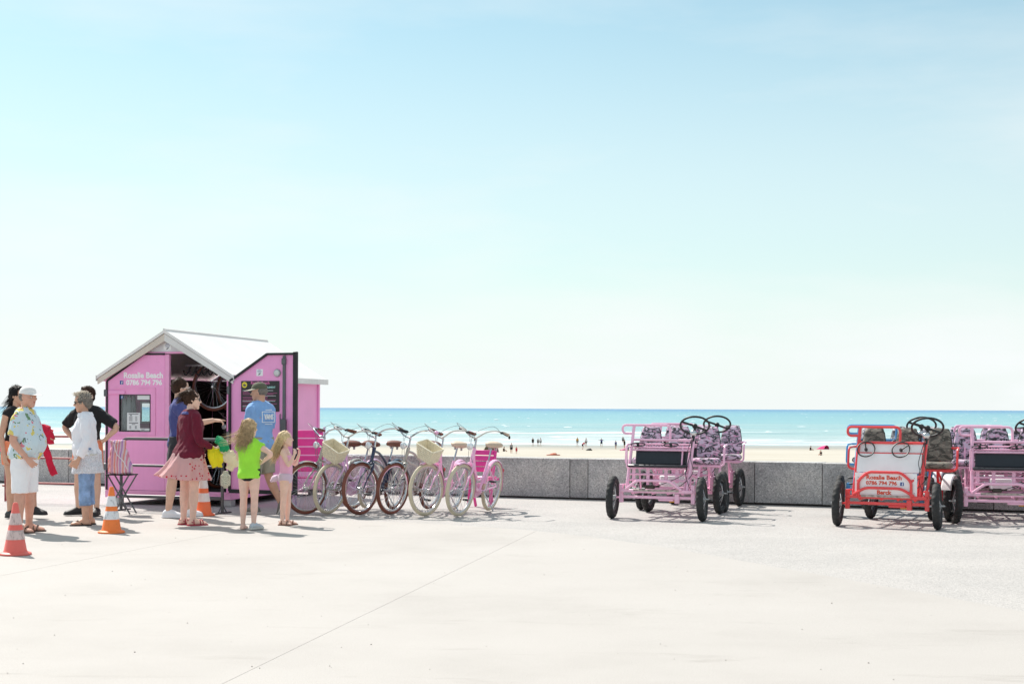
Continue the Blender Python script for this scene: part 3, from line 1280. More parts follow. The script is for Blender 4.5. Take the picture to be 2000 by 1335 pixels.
plain_wheel('spare_wheel', 'spare wheel with brown tyre hung up nearest the open hut doorway', hut_pt(.42, .62, 1.72), R(72), .36, BROWN_T, group='spare wheels hanging in the hut')
plain_wheel('spare_wheel', 'spare wheel with brown tyre hung behind the other one in the hut', hut_pt(.62, .95, 1.68), R(66), .36, BROWN_T, group='spare wheels hanging in the hut')

# ================================================================== barriers, cones
BAR_GREY = mat('barrier_grey_steel', (.085, .088, .095), .4, .3, var=.15)
BAR_RED = mat('barrier_faded_red', (.30, .055, .055), .5, .1, var=.25)


def barrier(label, a, b, top, mids, material, group, r=.019, foot=True):
    a, b = V((a[0], a[1], 0)), V((b[0], b[1], 0))
    d = b - a
    L = d.length
    t = thing('crowd_barrier', label, 'barrier', a, math.atan2(d.y, d.x), group)
    mb = MB()
    mb.tube(fillet([(0, 0, .012), (0, 0, top), (L, 0, top), (L, 0, .012)], .12, 7), r, 10)
    mb.build('hoop', material, t)
    for z in mids:
        mb = MB()
        mb.tube([(r * .6, 0, z), (L - r * .6, 0, z)], r * (1.15 if z < .25 else .85), 8)
        mb.build('rail', material, t)
    if foot:
        for x in (0, L):
            mb = MB()
            mb.bbox((x, 0, .010), (.05, .40, .018), .004)
            mb.tube([(x, -.1, .02), (x, 0, .12), (x, .1, .02)], .008, 6)
            mb.build('foot', material, t)
    mb = MB()
    mb.tube(fillet([(-.018, 0, top * .80), (-.06, 0, top * .80), (-.06, 0, top * .72)], .02), .010, 6)
    mb.tube([(-.012, 0, top * .25), (-.05, 0, top * .25)], .014, 8)
    mb.build('hook', material, t)
    return t


barrier('dark grey steel crowd barrier standing in front of the hut', (-5.36, 19.52), (-3.86, 18.98), .985, (.62, .20), BAR_GREY, None, .021)
barrier('faded red steel crowd barrier behind the queue at the far left', (-7.51, 21.10), (-6.12, 20.75), .98, (.66, .29), BAR_RED, None, .016, foot=False)


def m_cone(name, col, white, wear):
    m, nt, p = new_mat(name)
    tc = node(nt, 'TexCoord')
    n = node(nt, 'TexNoise', Scale=26.0, Detail=6.0, Roughness=0.7)
    mp = node(nt, 'Mapping')
    mp.inputs['Scale'].default_value = (1, 1, .5)
    nt.links.new(tc.outputs['Object'], mp.inputs[0])
    nt.links.new(mp.outputs[0], n.inputs['Vector'])
    r = ramp(nt, n.outputs[0], [(wear - .05, [c * .62 for c in col]), (wear + .02, col), (.75, [min(1, c * 1.12) for c in col])])
    nt.links.new(r.outputs[0], p.inputs['Base Color'])
    p.inputs['Roughness'].default_value = .5
    return m


CONES = [
    ('faded pinkish red cone with grubby white bands, nearest the camera', (-4.73, 13.56), m_cone('cone_faded', (.78, .15, .12), 0, .30), m_cone('cone_faded_white', (.66, .50, .47), 0, .45), .50),
    ('bright orange cone with worn silver white bands beside the jeans-wearing woman', (-4.49, 15.96), m_cone('cone_orange', (.90, .21, .04), 0, .36), m_cone('cone_worn_white', (.78, .76, .77), 0, .44), .52),
    ('orange and white striped cone behind the woman in the pink skirt', (-4.02, 18.55), m_cone('cone_striped', (.85, .17, .06), 0, .22), m_cone('cone_pink_white', (.78, .68, .66), 0, .30), .62),
]
for lab, (x, y), m1, m2, hgt in CONES:
    t = thing('traffic_cone', lab, 'cone', (x, y, .004), random.uniform(0, 6), 'traffic cones in the queue')
    mb = MB()
    R0, R1 = .108, .022
    rr = lambda z: R0 + (R1 - R0) * (z - .03) / (hgt - .03)
    mb.lathe([(.0005, 0), (.14, 0), (.150, .008), (.148, .022), (.130, .030), (.112, .034), (rr(.05), .05), (rr(hgt - .01), hgt - .01), (R1 - .006, hgt), (.004, hgt)], 36)
    mb.build('body', m1, t)
    for z0, z1 in ((.30, .48), (.58, .80)):
        z0, z1 = z0 * hgt, z1 * hgt
        q = MB()
        q.lathe([(rr(z0) + .001, z0), (rr(z0) + .003, z0 + .002), (rr(z1) + .003, z1 - .002), (rr(z1) + .001, z1)], 36)
        q.build('reflective_band', m2, t)

# ================================================================== bicycles
WHEELS = {}
CREAM_T = mat('cream_tyre_rubber', (.60, .52, .38), .55, var=.08)
LEATHER = mat('brown_leather', (.20, .065, .035), .45, var=.2, bump=.15, bscale=60)
CREAM_L = mat('cream_leather', (.62, .48, .36), .5, var=.08)
BLACKP = mat('black_plastic', (.02, .02, .022), .45)
REDLENS = mat('red_reflector', (.55, .02, .03), .2)
LENS = mat('lamp_glass', (.80, .82, .84), .08, .3)
CABLE = mat('grey_cable', (.16, .16, .17), .5)


def wheel_meshes(R0, tr, tyre_mat, key):
    k = (R0, tr, key)
    if k in WHEELS:
        return WHEELS[k]
    t = MB()
    t.lathe([(R0 - tr + tr * math.cos(a), tr * math.sin(a)) for a in (2 * math.pi * i / 12 for i in range(12))], 56, 'X', closed=True)
    m1 = t.mesh('tyre', tyre_mat, 0)
    t = MB()
    ri = R0 - 2 * tr
    t.lathe([(ri + .010, -.016), (ri - .004, -.015), (ri - .012, -.006), (ri - .012, .006), (ri - .004, .015), (ri + .010, .016)], 56, 'X', closed=True)
    m2 = t.mesh('rim', CHROME)
    t = MB()
    t.lathe([(.008, -.062), (.008, -.034), (.026, -.032), (.026, -.028), (.016, -.024), (.016, .024), (.026, .028), (.026, .032), (.008, .034), (.008, .062)], 12, 'X')
    m3 = t.mesh('hub', CHROME)
    t = MB()
    for i in range(32):
        a = 2 * math.pi * i / 32
        s = 1 if i % 2 else -1
        b = a + s * .9 * (1 if (i // 2) % 2 else -1)
        t.tube([(s * .028, .024 * math.cos(b), .024 * math.sin(b)), (0, (ri - .004) * math.cos(a), (ri - .004) * math.sin(a))], .0017, 3)
    m4 = t.mesh('spokes', CHROME)
    WHEELS[k] = (m1, m2, m3, m4)
    return WHEELS[k]


def put_wheel(parent, loc, rotz, meshes, tilt=None, name='wheel'):
    w = bpy.data.objects.new(name, None)
    COL.objects.link(w)
    w.parent = parent
    w.location = loc
    w.rotation_euler = (random.uniform(0, 6), 0, 0) if rotz == 0 and tilt is None else (0, tilt or 0, rotz)
    for nm, me in zip(('tyre', 'rim', 'hub', 'spokes'), meshes):
        link(nm, me, w)
    return w


def arc_strip(mb, c, r, a0, a1, half, n=18, th=.004):
    """mudguard: curved strip in the y-z plane round c, angles from +y"""
    rings = []
    for i in range(n + 1):
        a = a0 + (a1 - a0) * i / n
        d = V((0, math.cos(a), math.sin(a)))
        p = V(c)
        q = []
        for (x, dr) in ((-half, -.018), (-half * .75, -.004), (0, 0), (half * .75, -.004), (half, -.018), (half * .75, -.004 - th), (0, -th), (-half * .75, -.004 - th)):
            q.append(p + V((x, 0, 0)) + d * (r + dr))
        rings.append(q)
    mb.rings(rings)


def bicycle(label, loc, rotz, lean, steer, paint, tyre_mat, tkey, saddle, grips, style, basket=False, rack=False, bell=None):
    b = thing('bicycle', label, 'bicycle', loc, rotz, 'hire bicycles lined up beside the hut')
    b.rotation_euler = (0, lean, rotz)
    R0, tr, WB = .345, .0245, 1.12
    wm = wheel_meshes(R0, tr, tyre_mat, tkey)
    put_wheel(b, (0, WB, R0), 0, wm)
    HB, HT = V((0, .215, .70)), V((0, .275, .885))
    BB = V((0, .66, .30))
    ST = V((0, .845, .70))
    RH = V((0, WB, R0))
    fr = MB()
    fr.tube([HB - (HT - HB) * .05, HT], .024, 10)
    fr.tube([BB, ST], .019, 10)
    if style == 'cruiser':
        fr.tube(spline([HT - V((0, 0, .05)), (0, .45, .80), (0, .66, .70), ST - V((0, .03, .12)), (0, .97, .52), RH + V((0, -.05, .03))], 5), .018, 8)
        fr.tube(spline([HB + V((0, .01, .02)), (0, .36, .68), (0, .60, .62), (0, .80, .52)], 5), .015, 8)
        fr.tube(spline([HB, (0, .36, .48), BB], 5), .021, 8)
    else:
        fr.tube(spline([HB + V((0, .01, .03)), (0, .33, .52), (0, .47, .36), BB], 6), .022, 8)
        fr.tube(spline([HT - V((0, 0, .06)), (0, .38, .62), (0, .54, .46), (0, .735, .475)], 6), .015, 8)
    for s in (-1, 1):
        fr.tube([BB + V((s * .03, .01, 0)), RH + V((s * .062, 0, 0))], .011, 8)
        fr.tube([ST + V((s * .015, .0, -.06)), RH + V((s * .062, 0, 0))], .009, 8)
    fr.tube([BB + V((-.035, 0, 0)), BB + V((.035, 0, 0))], .024, 10)
    fr.build('frame', paint, b)
    mg = MB()
    arc_strip(mg, RH, R0 + .022, R(-14), R(172), .032)
    guard = mg.build('mudguard', paint, b)
    q = MB()
    for s in (-1, 1):
        q.tube([RH + V((s * .058, 0, 0)), RH + V((s * .034, math.cos(R(18)), math.sin(R(18)))) * 1 if False else RH + V((s * .034, math.cos(R(18)) * R0, math.sin(R(18)) * R0))], .0028, 5)
    q.build('mudguard_stay', CHROME, guard)
    # saddle
    sp = MB()
    sp.tube([ST - V((0, .006, .04)), ST + V((0, .055, .17))], .0125, 8)
    sp.build('seat_post', CHROME, b)
    sd = MB()
    rings = []
    for t, wd, zt, zb in ((-.02, .012, .925, .905), (.02, .022, .935, .895), (.08, .03, .938, .888), (.14, .065, .942, .880), (.20, .098, .950, .875), (.25, .100, .952, .880), (.275, .075, .945, .895)):
        y = .74 + t
        wd, y, zt = wd * 1.22, .74 + (t - .13) * 1.2 + .13, zt + .012
        zc, hz = (zt + zb) / 2, (zt - zb) / 2
        rings.append([V((wd * math.cos(a), y, zc + hz * math.sin(a) + (.008 if math.sin(a) > 0 else 0) * abs(math.cos(a)))) for a in (2 * math.pi * i / 14 for i in range(14))])
    sd.rings(rings)
    seat = sd.build('saddle', saddle, b, sharp=50)
    q = MB()
    for s in (-.045, .045):
        q.lathe([(.016, 0), (.018, .004), (.012, .008), (.018, .016), (.012, .022), (.018, .03), (.016, .036)], 10, 'Z', (s, .955, .845))
    q.tube([(0, .78, .885), (0, .85, .868), (0, .93, .872)], .005, 6)
    q.build('saddle_spring', CHROME, seat)
    # crank, chain guard, pedals
    cg = MB()
    pts = [(x, y) for x, y in ((BB.y - .10, .34), (BB.y - .06, .385), (BB.y, .40), (BB.y + .10, .395), (RH.y + .02, .385), (RH.y + .045, .345), (RH.y + .02, .31), (BB.y + .10, .215), (BB.y, .20), (BB.y - .06, .215), (BB.y - .10, .26))]
    n = len(pts)
    cg.add([(-.052, p[0], p[1]) for p in pts] + [(-.040, p[0], p[1]) for p in pts], [tuple(range(n)), tuple(range(2 * n - 1, n - 1, -1))] + [((i + 1) % n, i, n + i, n + (i + 1) % n) for i in range(n)])
    cg.build('chain_guard', paint if style != 'cruiser' else CHROME, b)
    ca = R(random.choice((25, 60, -20, -50)))
    for s in (-1, 1):
        cr = MB()
        e = BB + V((s * .085, s * .165 * math.cos(ca), s * .165 * math.sin(ca)))
        cr.tube([BB + V((s * .03, 0, 0)), BB + V((s * .075, 0, 0)), e], .010, 6)
        ck = cr.build('crank', CHROME, b)
        pd = MB()
        pd.bbox(e + V((s * .055, 0, 0)), (.085, .07, .024), .006)
        pd.build('pedal', BLACKP, ck)
    ks = MB()
    ks.tube([(.03, BB.y + .10, .27), (.18, BB.y + .16, .0 - .0 + math.tan(abs(lean)) * -.0 + .012 + .18 * math.sin(lean))], .009, 6)
    ks.build('kickstand', CHROME, b)
    rl = MB()
    rl.bbox((0, WB + R0 * .93 + .02, R0 + .20), (.04, .025, .05), .006)
    rl.build('rear_reflector', REDLENS, b)
    if rack:
        rk = MB()
        for s in (-1, 1):
            rk.tube(fillet([(s * .065, .86, .745), (s * .065, 1.30, .745), (s * .02, 1.36, .745)], .04), .006, 6)
            rk.tube([(s * .065, 1.15, .745), (s * .062, WB, R0)], .005, 6)
        for yy in (.95, 1.1, 1.25):
            rk.tube([(-.065, yy, .745), (.065, yy, .745)], .005, 6)
        rk.build('luggage_rack', CHROME, b)
    # ---- front end turns with the bars about the head tube
    ax = (HT - HB).normalized()
    T = M.Translation(HB) @ M.Rotation(steer, 4, ax) @ M.Translation(-HB)

    def fb():
        m_ = MB()
        m_.xf = T
        return m_
    hub = T @ V((0, 0, R0))
    w = bpy.data.objects.new('wheel', None)
    COL.objects.link(w)
    w.parent = b
    w.matrix_local = M.Translation(hub) @ M.Rotation(steer, 4, ax).to_3x3().to_4x4()
    for nm, me in zip(('tyre', 'rim', 'hub', 'spokes'), wm):
        link(nm, me, w)
    fk = fb()
    for s in (-1, 1):
        fk.tube(spline([HB + V((0, -.005, -.01)), HB + V((s * .045, -.01, -.025)), HB + V((s * .056, -.05, -.12)), (s * .060, .075, .48), (s * .062, 0, R0)], 5), [.017] * 6 + [.016] * 5 + [.013] * 5 + [.009] * 5, 8)
    fork = fk.build('fork', paint, b)
    fm = fb()
    arc_strip(fm, (0, 0, R0), R0 + .022, R(-18), R(112), .032, 14)
    fg = fm.build('mudguard', paint if style != 'cruiser' else CHROME, b)
    q = fb()
    for s in (-1, 1):
        q.tube([(s * .06, 0, R0), (s * .034, R0 * math.cos(R(8)), R0 + R0 * math.sin(R(8)))], .0028, 5)
        q.tube([(s * .06, 0, R0), (s * .034, R0 * math.cos(R(60)), R0 + R0 * math.sin(R(60)))], .0028, 5)
    q.build('mudguard_stay', CHROME, fg)
    sm = fb()
    top = V((0, .300, 1.015))
    sm.tube([HT, HT + (top - HT) * .8, top], .013, 8)
    sm.tube([top, top + V((0, -.06, .015))], .014, 8)
    sm.build('stem', CHROME, b)
    hbp = []
    for s in (-1, 1):
        hbp.append([top + V((0, -.06, .015)), top + V((s * .06, -.06, .03)), top + V((s * .17, -.05, .10)), top + V((s * .27, .02, .125)), top + V((s * .315, .12, .11)), top + V((s * .335, .25, .085))])
    hb = fb()
    hb.tube(spline(hbp[0][::-1] + hbp[1][1:], 5), .0115, 8)
    bars = hb.build('handlebar', CHROME if style == 'cruiser' else mat('cream_enamel', (.68, .66, .62), .35), b)
    for s, pp in zip((-1, 1), hbp):
        g = fb()
        d = (pp[5] - pp[4])
        g.tube([pp[5] - d * 1.0, pp[5] - d * .5, pp[5] + d * .05], [.0165, .018, .0165], 10)
        g.build('grip', grips, b)
        lv = fb()
        lv.bbox(pp[4] + V((s * .005, -.02, -.004)), (.03, .045, .03), .006)
        lv.tube(spline([pp[4] + V((s * .015, -.035, -.005)), pp[4] + V((s * .035, .02, -.03)), pp[4] + V((s * .03, .10, -.045))], 4), .006, 6)
        lv.build('brake_lever', BLACKP, b)
        cb = fb()
        cb.tube(spline([pp[4] + V((0, -.04, 0)), pp[3] + V((0, -.10, .06)), top + V((s * .03, -.14, .05)), HB + V((s * .02, -.05, .10)), HB + V((s * .03, .02, -.02))], 6), .0028, 5)
        cb.build('cable', CABLE, b)
    lp = fb()
    lp.lathe([(.008, .055), (.030, .045), (.046, .012), (.048, 0), (.044, -.004)], 16, 'Y', top + V((0, -.155, -.10)))
    lp.tube([top + V((0, -.10, -.10)), HT + V((0, -.01, .01))], .006, 6)
    lampo = lp.build('headlamp', CHROME, b)
    q = fb()
    q.lathe([(.044, -.004), (.034, -.014), (.0005, -.020)], 16, 'Y', top + V((0, -.155, -.10)))
    q.build('lens', LENS, lampo)
    if bell:
        q = fb()
        q.ell(top + V((-.075, -.06, .075)), (.032, .032, .024), seg=12, ring=8)
        q.build('bell', bell, b)
    if basket:
        bk = fb()
        bk.xf = T @ M.Translation(V((.05, -.05, .825))) @ M.Rotation(R(22), 4, 'Y') @ M.Rotation(R(14), 4, 'X') @ M.Translation(-V((0, -.045, .93)))
        c = V((0, -.045, .93))
        w0, w1, d0, d1, h = .11, .15, .075, .10, .20
        z0, z1 = c.z - h / 2, c.z + h / 2
        # woven panels: staves with a rim, tapered
        for (ax0, ax1, fixed) in (('x', 'front', -1), ('x', 'back', 1), ('y', 'l', -1), ('y', 'r', 1)):
            nst = 15 if ax0 == 'x' else 11
            for i in range(nst):
                t0, t1 = -1 + 2 * i / nst, -1 + 2 * (i + .94) / nst
                pr = []
                for zz, ww, dd in ((z0, w0, d0), (z1, w1, d1)):
                    for t in (t0, t1):
                        if ax0 == 'x':
                            pr.append(V((t * ww, c.y + fixed * dd, zz)))
                        else:
                            pr.append(V((fixed * ww, c.y + t * dd, zz)))
                off = V((0, fixed * .006 * (1 if i % 2 else .5), 0)) if ax0 == 'x' else V((fixed * .006 * (1 if i % 2 else .5), 0, 0))
                a_, b_, c_, d_ = pr
                bk.add([a_, b_, d_, c_, a_ + off, b_ + off, d_ + off, c_ + off], [(0, 1, 2, 3), (7, 6, 5, 4), (0, 4, 5, 1), (1, 5, 6, 2), (2, 6, 7, 3), (3, 7, 4, 0)])
        bk.box((c.x, c.y, z0 + .004), (2 * w0, 2 * d0, .008))
        bo = bk.build('basket', WICKER, b)
        rm = fb()
        rm.xf = bk.xf
        rm.tube(fillet([(-w1 - .006, c.y - d1 - .006, z1), (w1 + .006, c.y - d1 - .006, z1), (w1 + .006, c.y + d1 + .006, z1), (-w1 - .006, c.y + d1 + .006, z1)], .03, 4, True), .011, 6, closed=True)
        for k in range(1, 7):
            t = k / 7
            ww, dd, zz = w0 + (w1 - w0) * t + .007, d0 + (d1 - d0) * t + .007, z0 + (z1 - z0) * t
            rm.tube([(-ww, c.y - dd, zz), (ww, c.y - dd, zz), (ww, c.y + dd, zz), (-ww, c.y + dd, zz)], .0045, 5, closed=True)
        rm.build('basket_weave', WICKER, bo)
    return b


WICKER = mat('cream_wicker', (.80, .72, .55), .75, var=.14, scale=30, bump=.4, bscale=70)
P_GREY = mat('warm_grey_paint', (.40, .38, .34), .35, .2, coat=.4)
P_PINK = enamel('candy_pink_paint', (.90, .48, .70), (.5, .3, .38), .73)
P_LILAC = enamel('lilac_paint', (.84, .55, .80), (.5, .34, .46), .73)
P_NAVY = mat('navy_paint', (.018, .030, .075), .3, coat=.5)
HB_ = R(-21)
bikes = [
    ('warm grey bicycle with brown tyres nearest the hut', (-2.72, 18.75), R(-27), R(6), R(-18), P_GREY, BROWN_T, 'brown', LEATHER, LEATHER, 'cruiser', False, True, None),
    ('lilac bicycle with cream tyres and wicker basket, second from the hut', (-2.44, 18.83), R(-22), R(9), R(-9), P_LILAC, CREAM_T, 'cream', LEATHER, LEATHER, 'step', True, False, None),
    ('navy blue bicycle with brown tyres and brown saddle', (-2.00, 18.70), R(-18), R(6), R(-19), P_NAVY, BROWN_T, 'brown', LEATHER, BLACKP, 'cruiser', False, True, None),
    ('warm grey bicycle with brown tyres between the navy and pink ones', (-1.60, 18.80), R(-23), R(8), R(-10), P_GREY, BROWN_T, 'brown', LEATHER, LEATHER, 'cruiser', False, False, None),
    ('pink bicycle with cream tyres, brown saddle and wicker basket', (-1.14, 18.57), R(-17), R(9), R(-20), P_PINK, CREAM_T, 'cream', CREAM_L, LEATHER, 'step', True, False, P_PINK),
    ('pink bicycle with cream tyres and cream saddle at the right end of the row', (-0.70, 18.55), R(-20), R(8), R(-10), P_PINK, CREAM_T, 'cream', CREAM_L, CREAM_L, 'step', False, False, P_PINK),
]
for (lab, p, rz, lean, steer, paint, tm, tk, sad, gr, style, bask, rack, bell) in bikes:
    bicycle(lab, (p[0], p[1], .012), rz, lean, steer, paint, tm, tk, sad, gr, style, bask, rack, bell)

p = hut_pt(.45, .75, 0)
bicycle('dark bicycle stored inside the hut below the hanging wheels', (p[0], p[1], .215), R(-15), R(3), R(-25), P_NAVY, BROWN_T, 'brown', LEATHER, BLACKP, 'cruiser')
# magenta slatted chairs
MAG = mat('magenta_paint', (.80, .05, .33), .45, coat=.2)
LIL = mat('lilac_white_paint', (.66, .56, .74), .45)


def slat_chair(label, loc, rotz, W, Hh, nsl, frame, lean, fold):
    t = thing('deck_chair', label, 'chair', loc, rotz, 'magenta slatted chairs')
    zseat = .40
    for s in (-1, 1):
        q = MB()
        q.bbox((0, 0, 0), (.03, .045, Hh / math.cos(lean)), .006, M.Rotation(-lean, 3, 'X'))
        q.build('back_leg', frame, t, (s * (W / 2 + .02), math.tan(lean) * Hh / 2, Hh / 2))
        q = MB()
        a = math.atan2(fold, zseat)
        q.bbox((0, 0, 0), (.03, .04, math.hypot(zseat, fold)), .006, M.Rotation(a, 3, 'X'))
        q.build('front_leg', frame, t, (s * (W / 2 - .015), .14 - fold / 2, zseat / 2))
        q = MB()
        q.bbox((0, 0, 0), (.024, .40, .035), .005)
        q.build('arm_rail', frame, t, (s * (W / 2 + .005), .02 + .1, zseat))
    z0 = .50
    step = (Hh - .04 - z0) / nsl
    for k in range(nsl):
        z = z0 + step * (k + .5)
        q = MB()
        q.bbox((0, 0, 0), (W, .016, step * .86), .004, M.Rotation(-lean, 3, 'X'))
        q.build('slat', MAG, t, (0, math.tan(lean) * z - .012, z))
    for k in range(5):
        q = MB()
        q.bbox((0, 0, 0), (W - .02, .06, .016), .004)
        q.build('seat_slat', MAG, t, (0, -.10 + k * .075, zseat + .027))
    return t


slat_chair('tall magenta slatted deck chair leaning by the hut side wall', (-2.86, 20.1, .004), R(10), .40, 1.14, 5, LIL, R(12), .28)
slat_chair('short magenta slatted chair behind the last pink bicycle', (-0.47, 20.35, .004), R(-35), .34, .86, 4, MAG, R(10), .12)

# ================================================================== pedal quadricycles
Q_PINK = enamel('cart_pink_paint', (.93, .52, .70), (.38, .22, .22), .70)
Q_RED = enamel('cart_red_paint', (.82, .055, .06), (.25, .10, .08), .69)
Q_BLUE = mat('cart_blue_paint', (.06, .30, .62), .35, coat=.3)
CAMO_P = camo('pink_camouflage_cloth', [(.66, .54, .66), (.035, .033, .04), (.30, .28, .33), (.70, .30, .48)], 11.0)
CAMO_O = camo('olive_camouflage_cloth', [(.20, .18, .15), (.065, .06, .05), (.14, .125, .105), (.27, .24, .20)], 7.0)
CAMO_W = camo('grey_camouflage_cloth', [(.62, .60, .62), (.07, .07, .08), (.35, .34, .37), (.5, .48, .52)], 11.0)
VINYL = mat('black_vinyl', (.018, .020, .028), .32, var=.2)
PANEL_W = mat('white_panel', (.88, .86, .87), .4, var=.03)
RED_INK = mat('red_lettering', (.75, .08, .035), .5)
WORN = mat('scuffed_steel', (.42, .36, .33), .5, .4, var=.5, scale=30)


def cart_wheel_meshes():
    if 'cart' in WHEELS:
        return WHEELS['cart']
    R0, tr = .275, .046
    t = MB()
    seg, n = 84, 14
    rings = []
    for i in range(seg):
        a = 2 * math.pi * i / seg
        q = []
        for k in range(n):
            b = 2 * math.pi * k / n
            rr = tr
            if math.cos(b) > .25:                       # tread lugs, staggered across the width
                ph = (i + (2 if math.sin(b) > 0 else 0)) % 4
                rr += .0045 if ph < 2 else -.0045
            r_ = R0 - tr + rr * math.cos(b)
            q.append(V((rr * 1.0 * math.sin(b), r_ * math.cos(a), r_ * math.sin(a))))
        rings.append(q)
    rings.append(rings[0])
    t.rings(rings, closed_caps=False)
    m1 = t.mesh('tyre', RUBBER, 40)
    t = MB()
    ri = R0 - 2 * tr + .008
    t.lathe([(ri, -.026), (ri - .016, -.022), (ri - .020, 0), (ri - .016, .022), (ri, .026)], 40, 'X', closed=True)
    m2 = t.mesh('rim', mat('dark_rim', (.10, .10, .105), .35, .7))
    t = MB()
    t.lathe([(.010, -.09), (.012, -.05), (.034, -.045), (.030, .0), (.034, .045), (.012, .05), (.010, .09)], 14, 'X')
    m3 = t.mesh('hub', GALV)
    t = MB()
    for i in range(20):
        a = 2 * math.pi * i / 20
        s = 1 if i % 2 else -1
        t.tube([(s * .038, .03 * math.cos(a + s * .6), .03 * math.sin(a + s * .6)), (0, (ri - .01) * math.cos(a), (ri - .01) * math.sin(a))], .0026, 4)
    m4 = t.mesh('spokes', GALV)
    WHEELS['cart'] = (m1, m2, m3, m4)
    return WHEELS['cart']


def steering(parent, c, r, tilt, name, spokes, yaw=0.0):
    w = bpy.data.objects.new(name, None)
    COL.objects.link(w)
    w.parent = parent
    w.location = c
    w.rotation_euler = (tilt, 0, yaw)
    q = MB()
    q.tube([(r * math.cos(a), r * math.sin(a), 0) for a in (2 * math.pi * i / 36 for i in range(36))], r * .062 + .002, 8, closed=True)
    q.build('rim', BLACKP, w)
    for a in spokes:
        q = MB()
        q.tube([(0, 0, -.01), (r * math.cos(R(a)), r * math.sin(R(a)), 0)], r * .08, 6)
        q.build('spoke', BLACKP, w)
    q = MB()
    q.lathe([(.0005, .012), (r * .16, .010), (r * .2, -.01), (r * .16, -.03), (.0005, -.03)], 14)
    q.build('boss', BLACKP, w)
    return w


def seat_mesh(kind):
    mb = MB()
    rings = []
    if kind == 'back':
        for z, w, d in ((0, .152, .03), (.03, .164, .042), (.12, .160, .045), (.24, .145, .045), (.35, .126, .042), (.405, .112, .030), (.415, .095, .015)):
            rings.append([V((w * (abs(math.cos(a)) ** .45) * (1 if math.cos(a) > 0 else -1), d * (abs(math.sin(a)) ** .6) * (1 if math.sin(a) > 0 else -1), z)) for a in (2 * math.pi * i / 24 for i in range(24))])
    else:
        for z, k in ((0, .86), (.015, .98), (.045, 1.0), (.070, .94), (.082, .78)):
            rings.append([V((.19 * k * (abs(math.cos(a)) ** .5) * (1 if math.cos(a) > 0 else -1), .19 * k * (abs(math.sin(a)) ** .5) * (1 if math.sin(a) > 0 else -1), z)) for a in (2 * math.pi * i / 28 for i in range(28))])
    mb.rings(rings)
    return mb


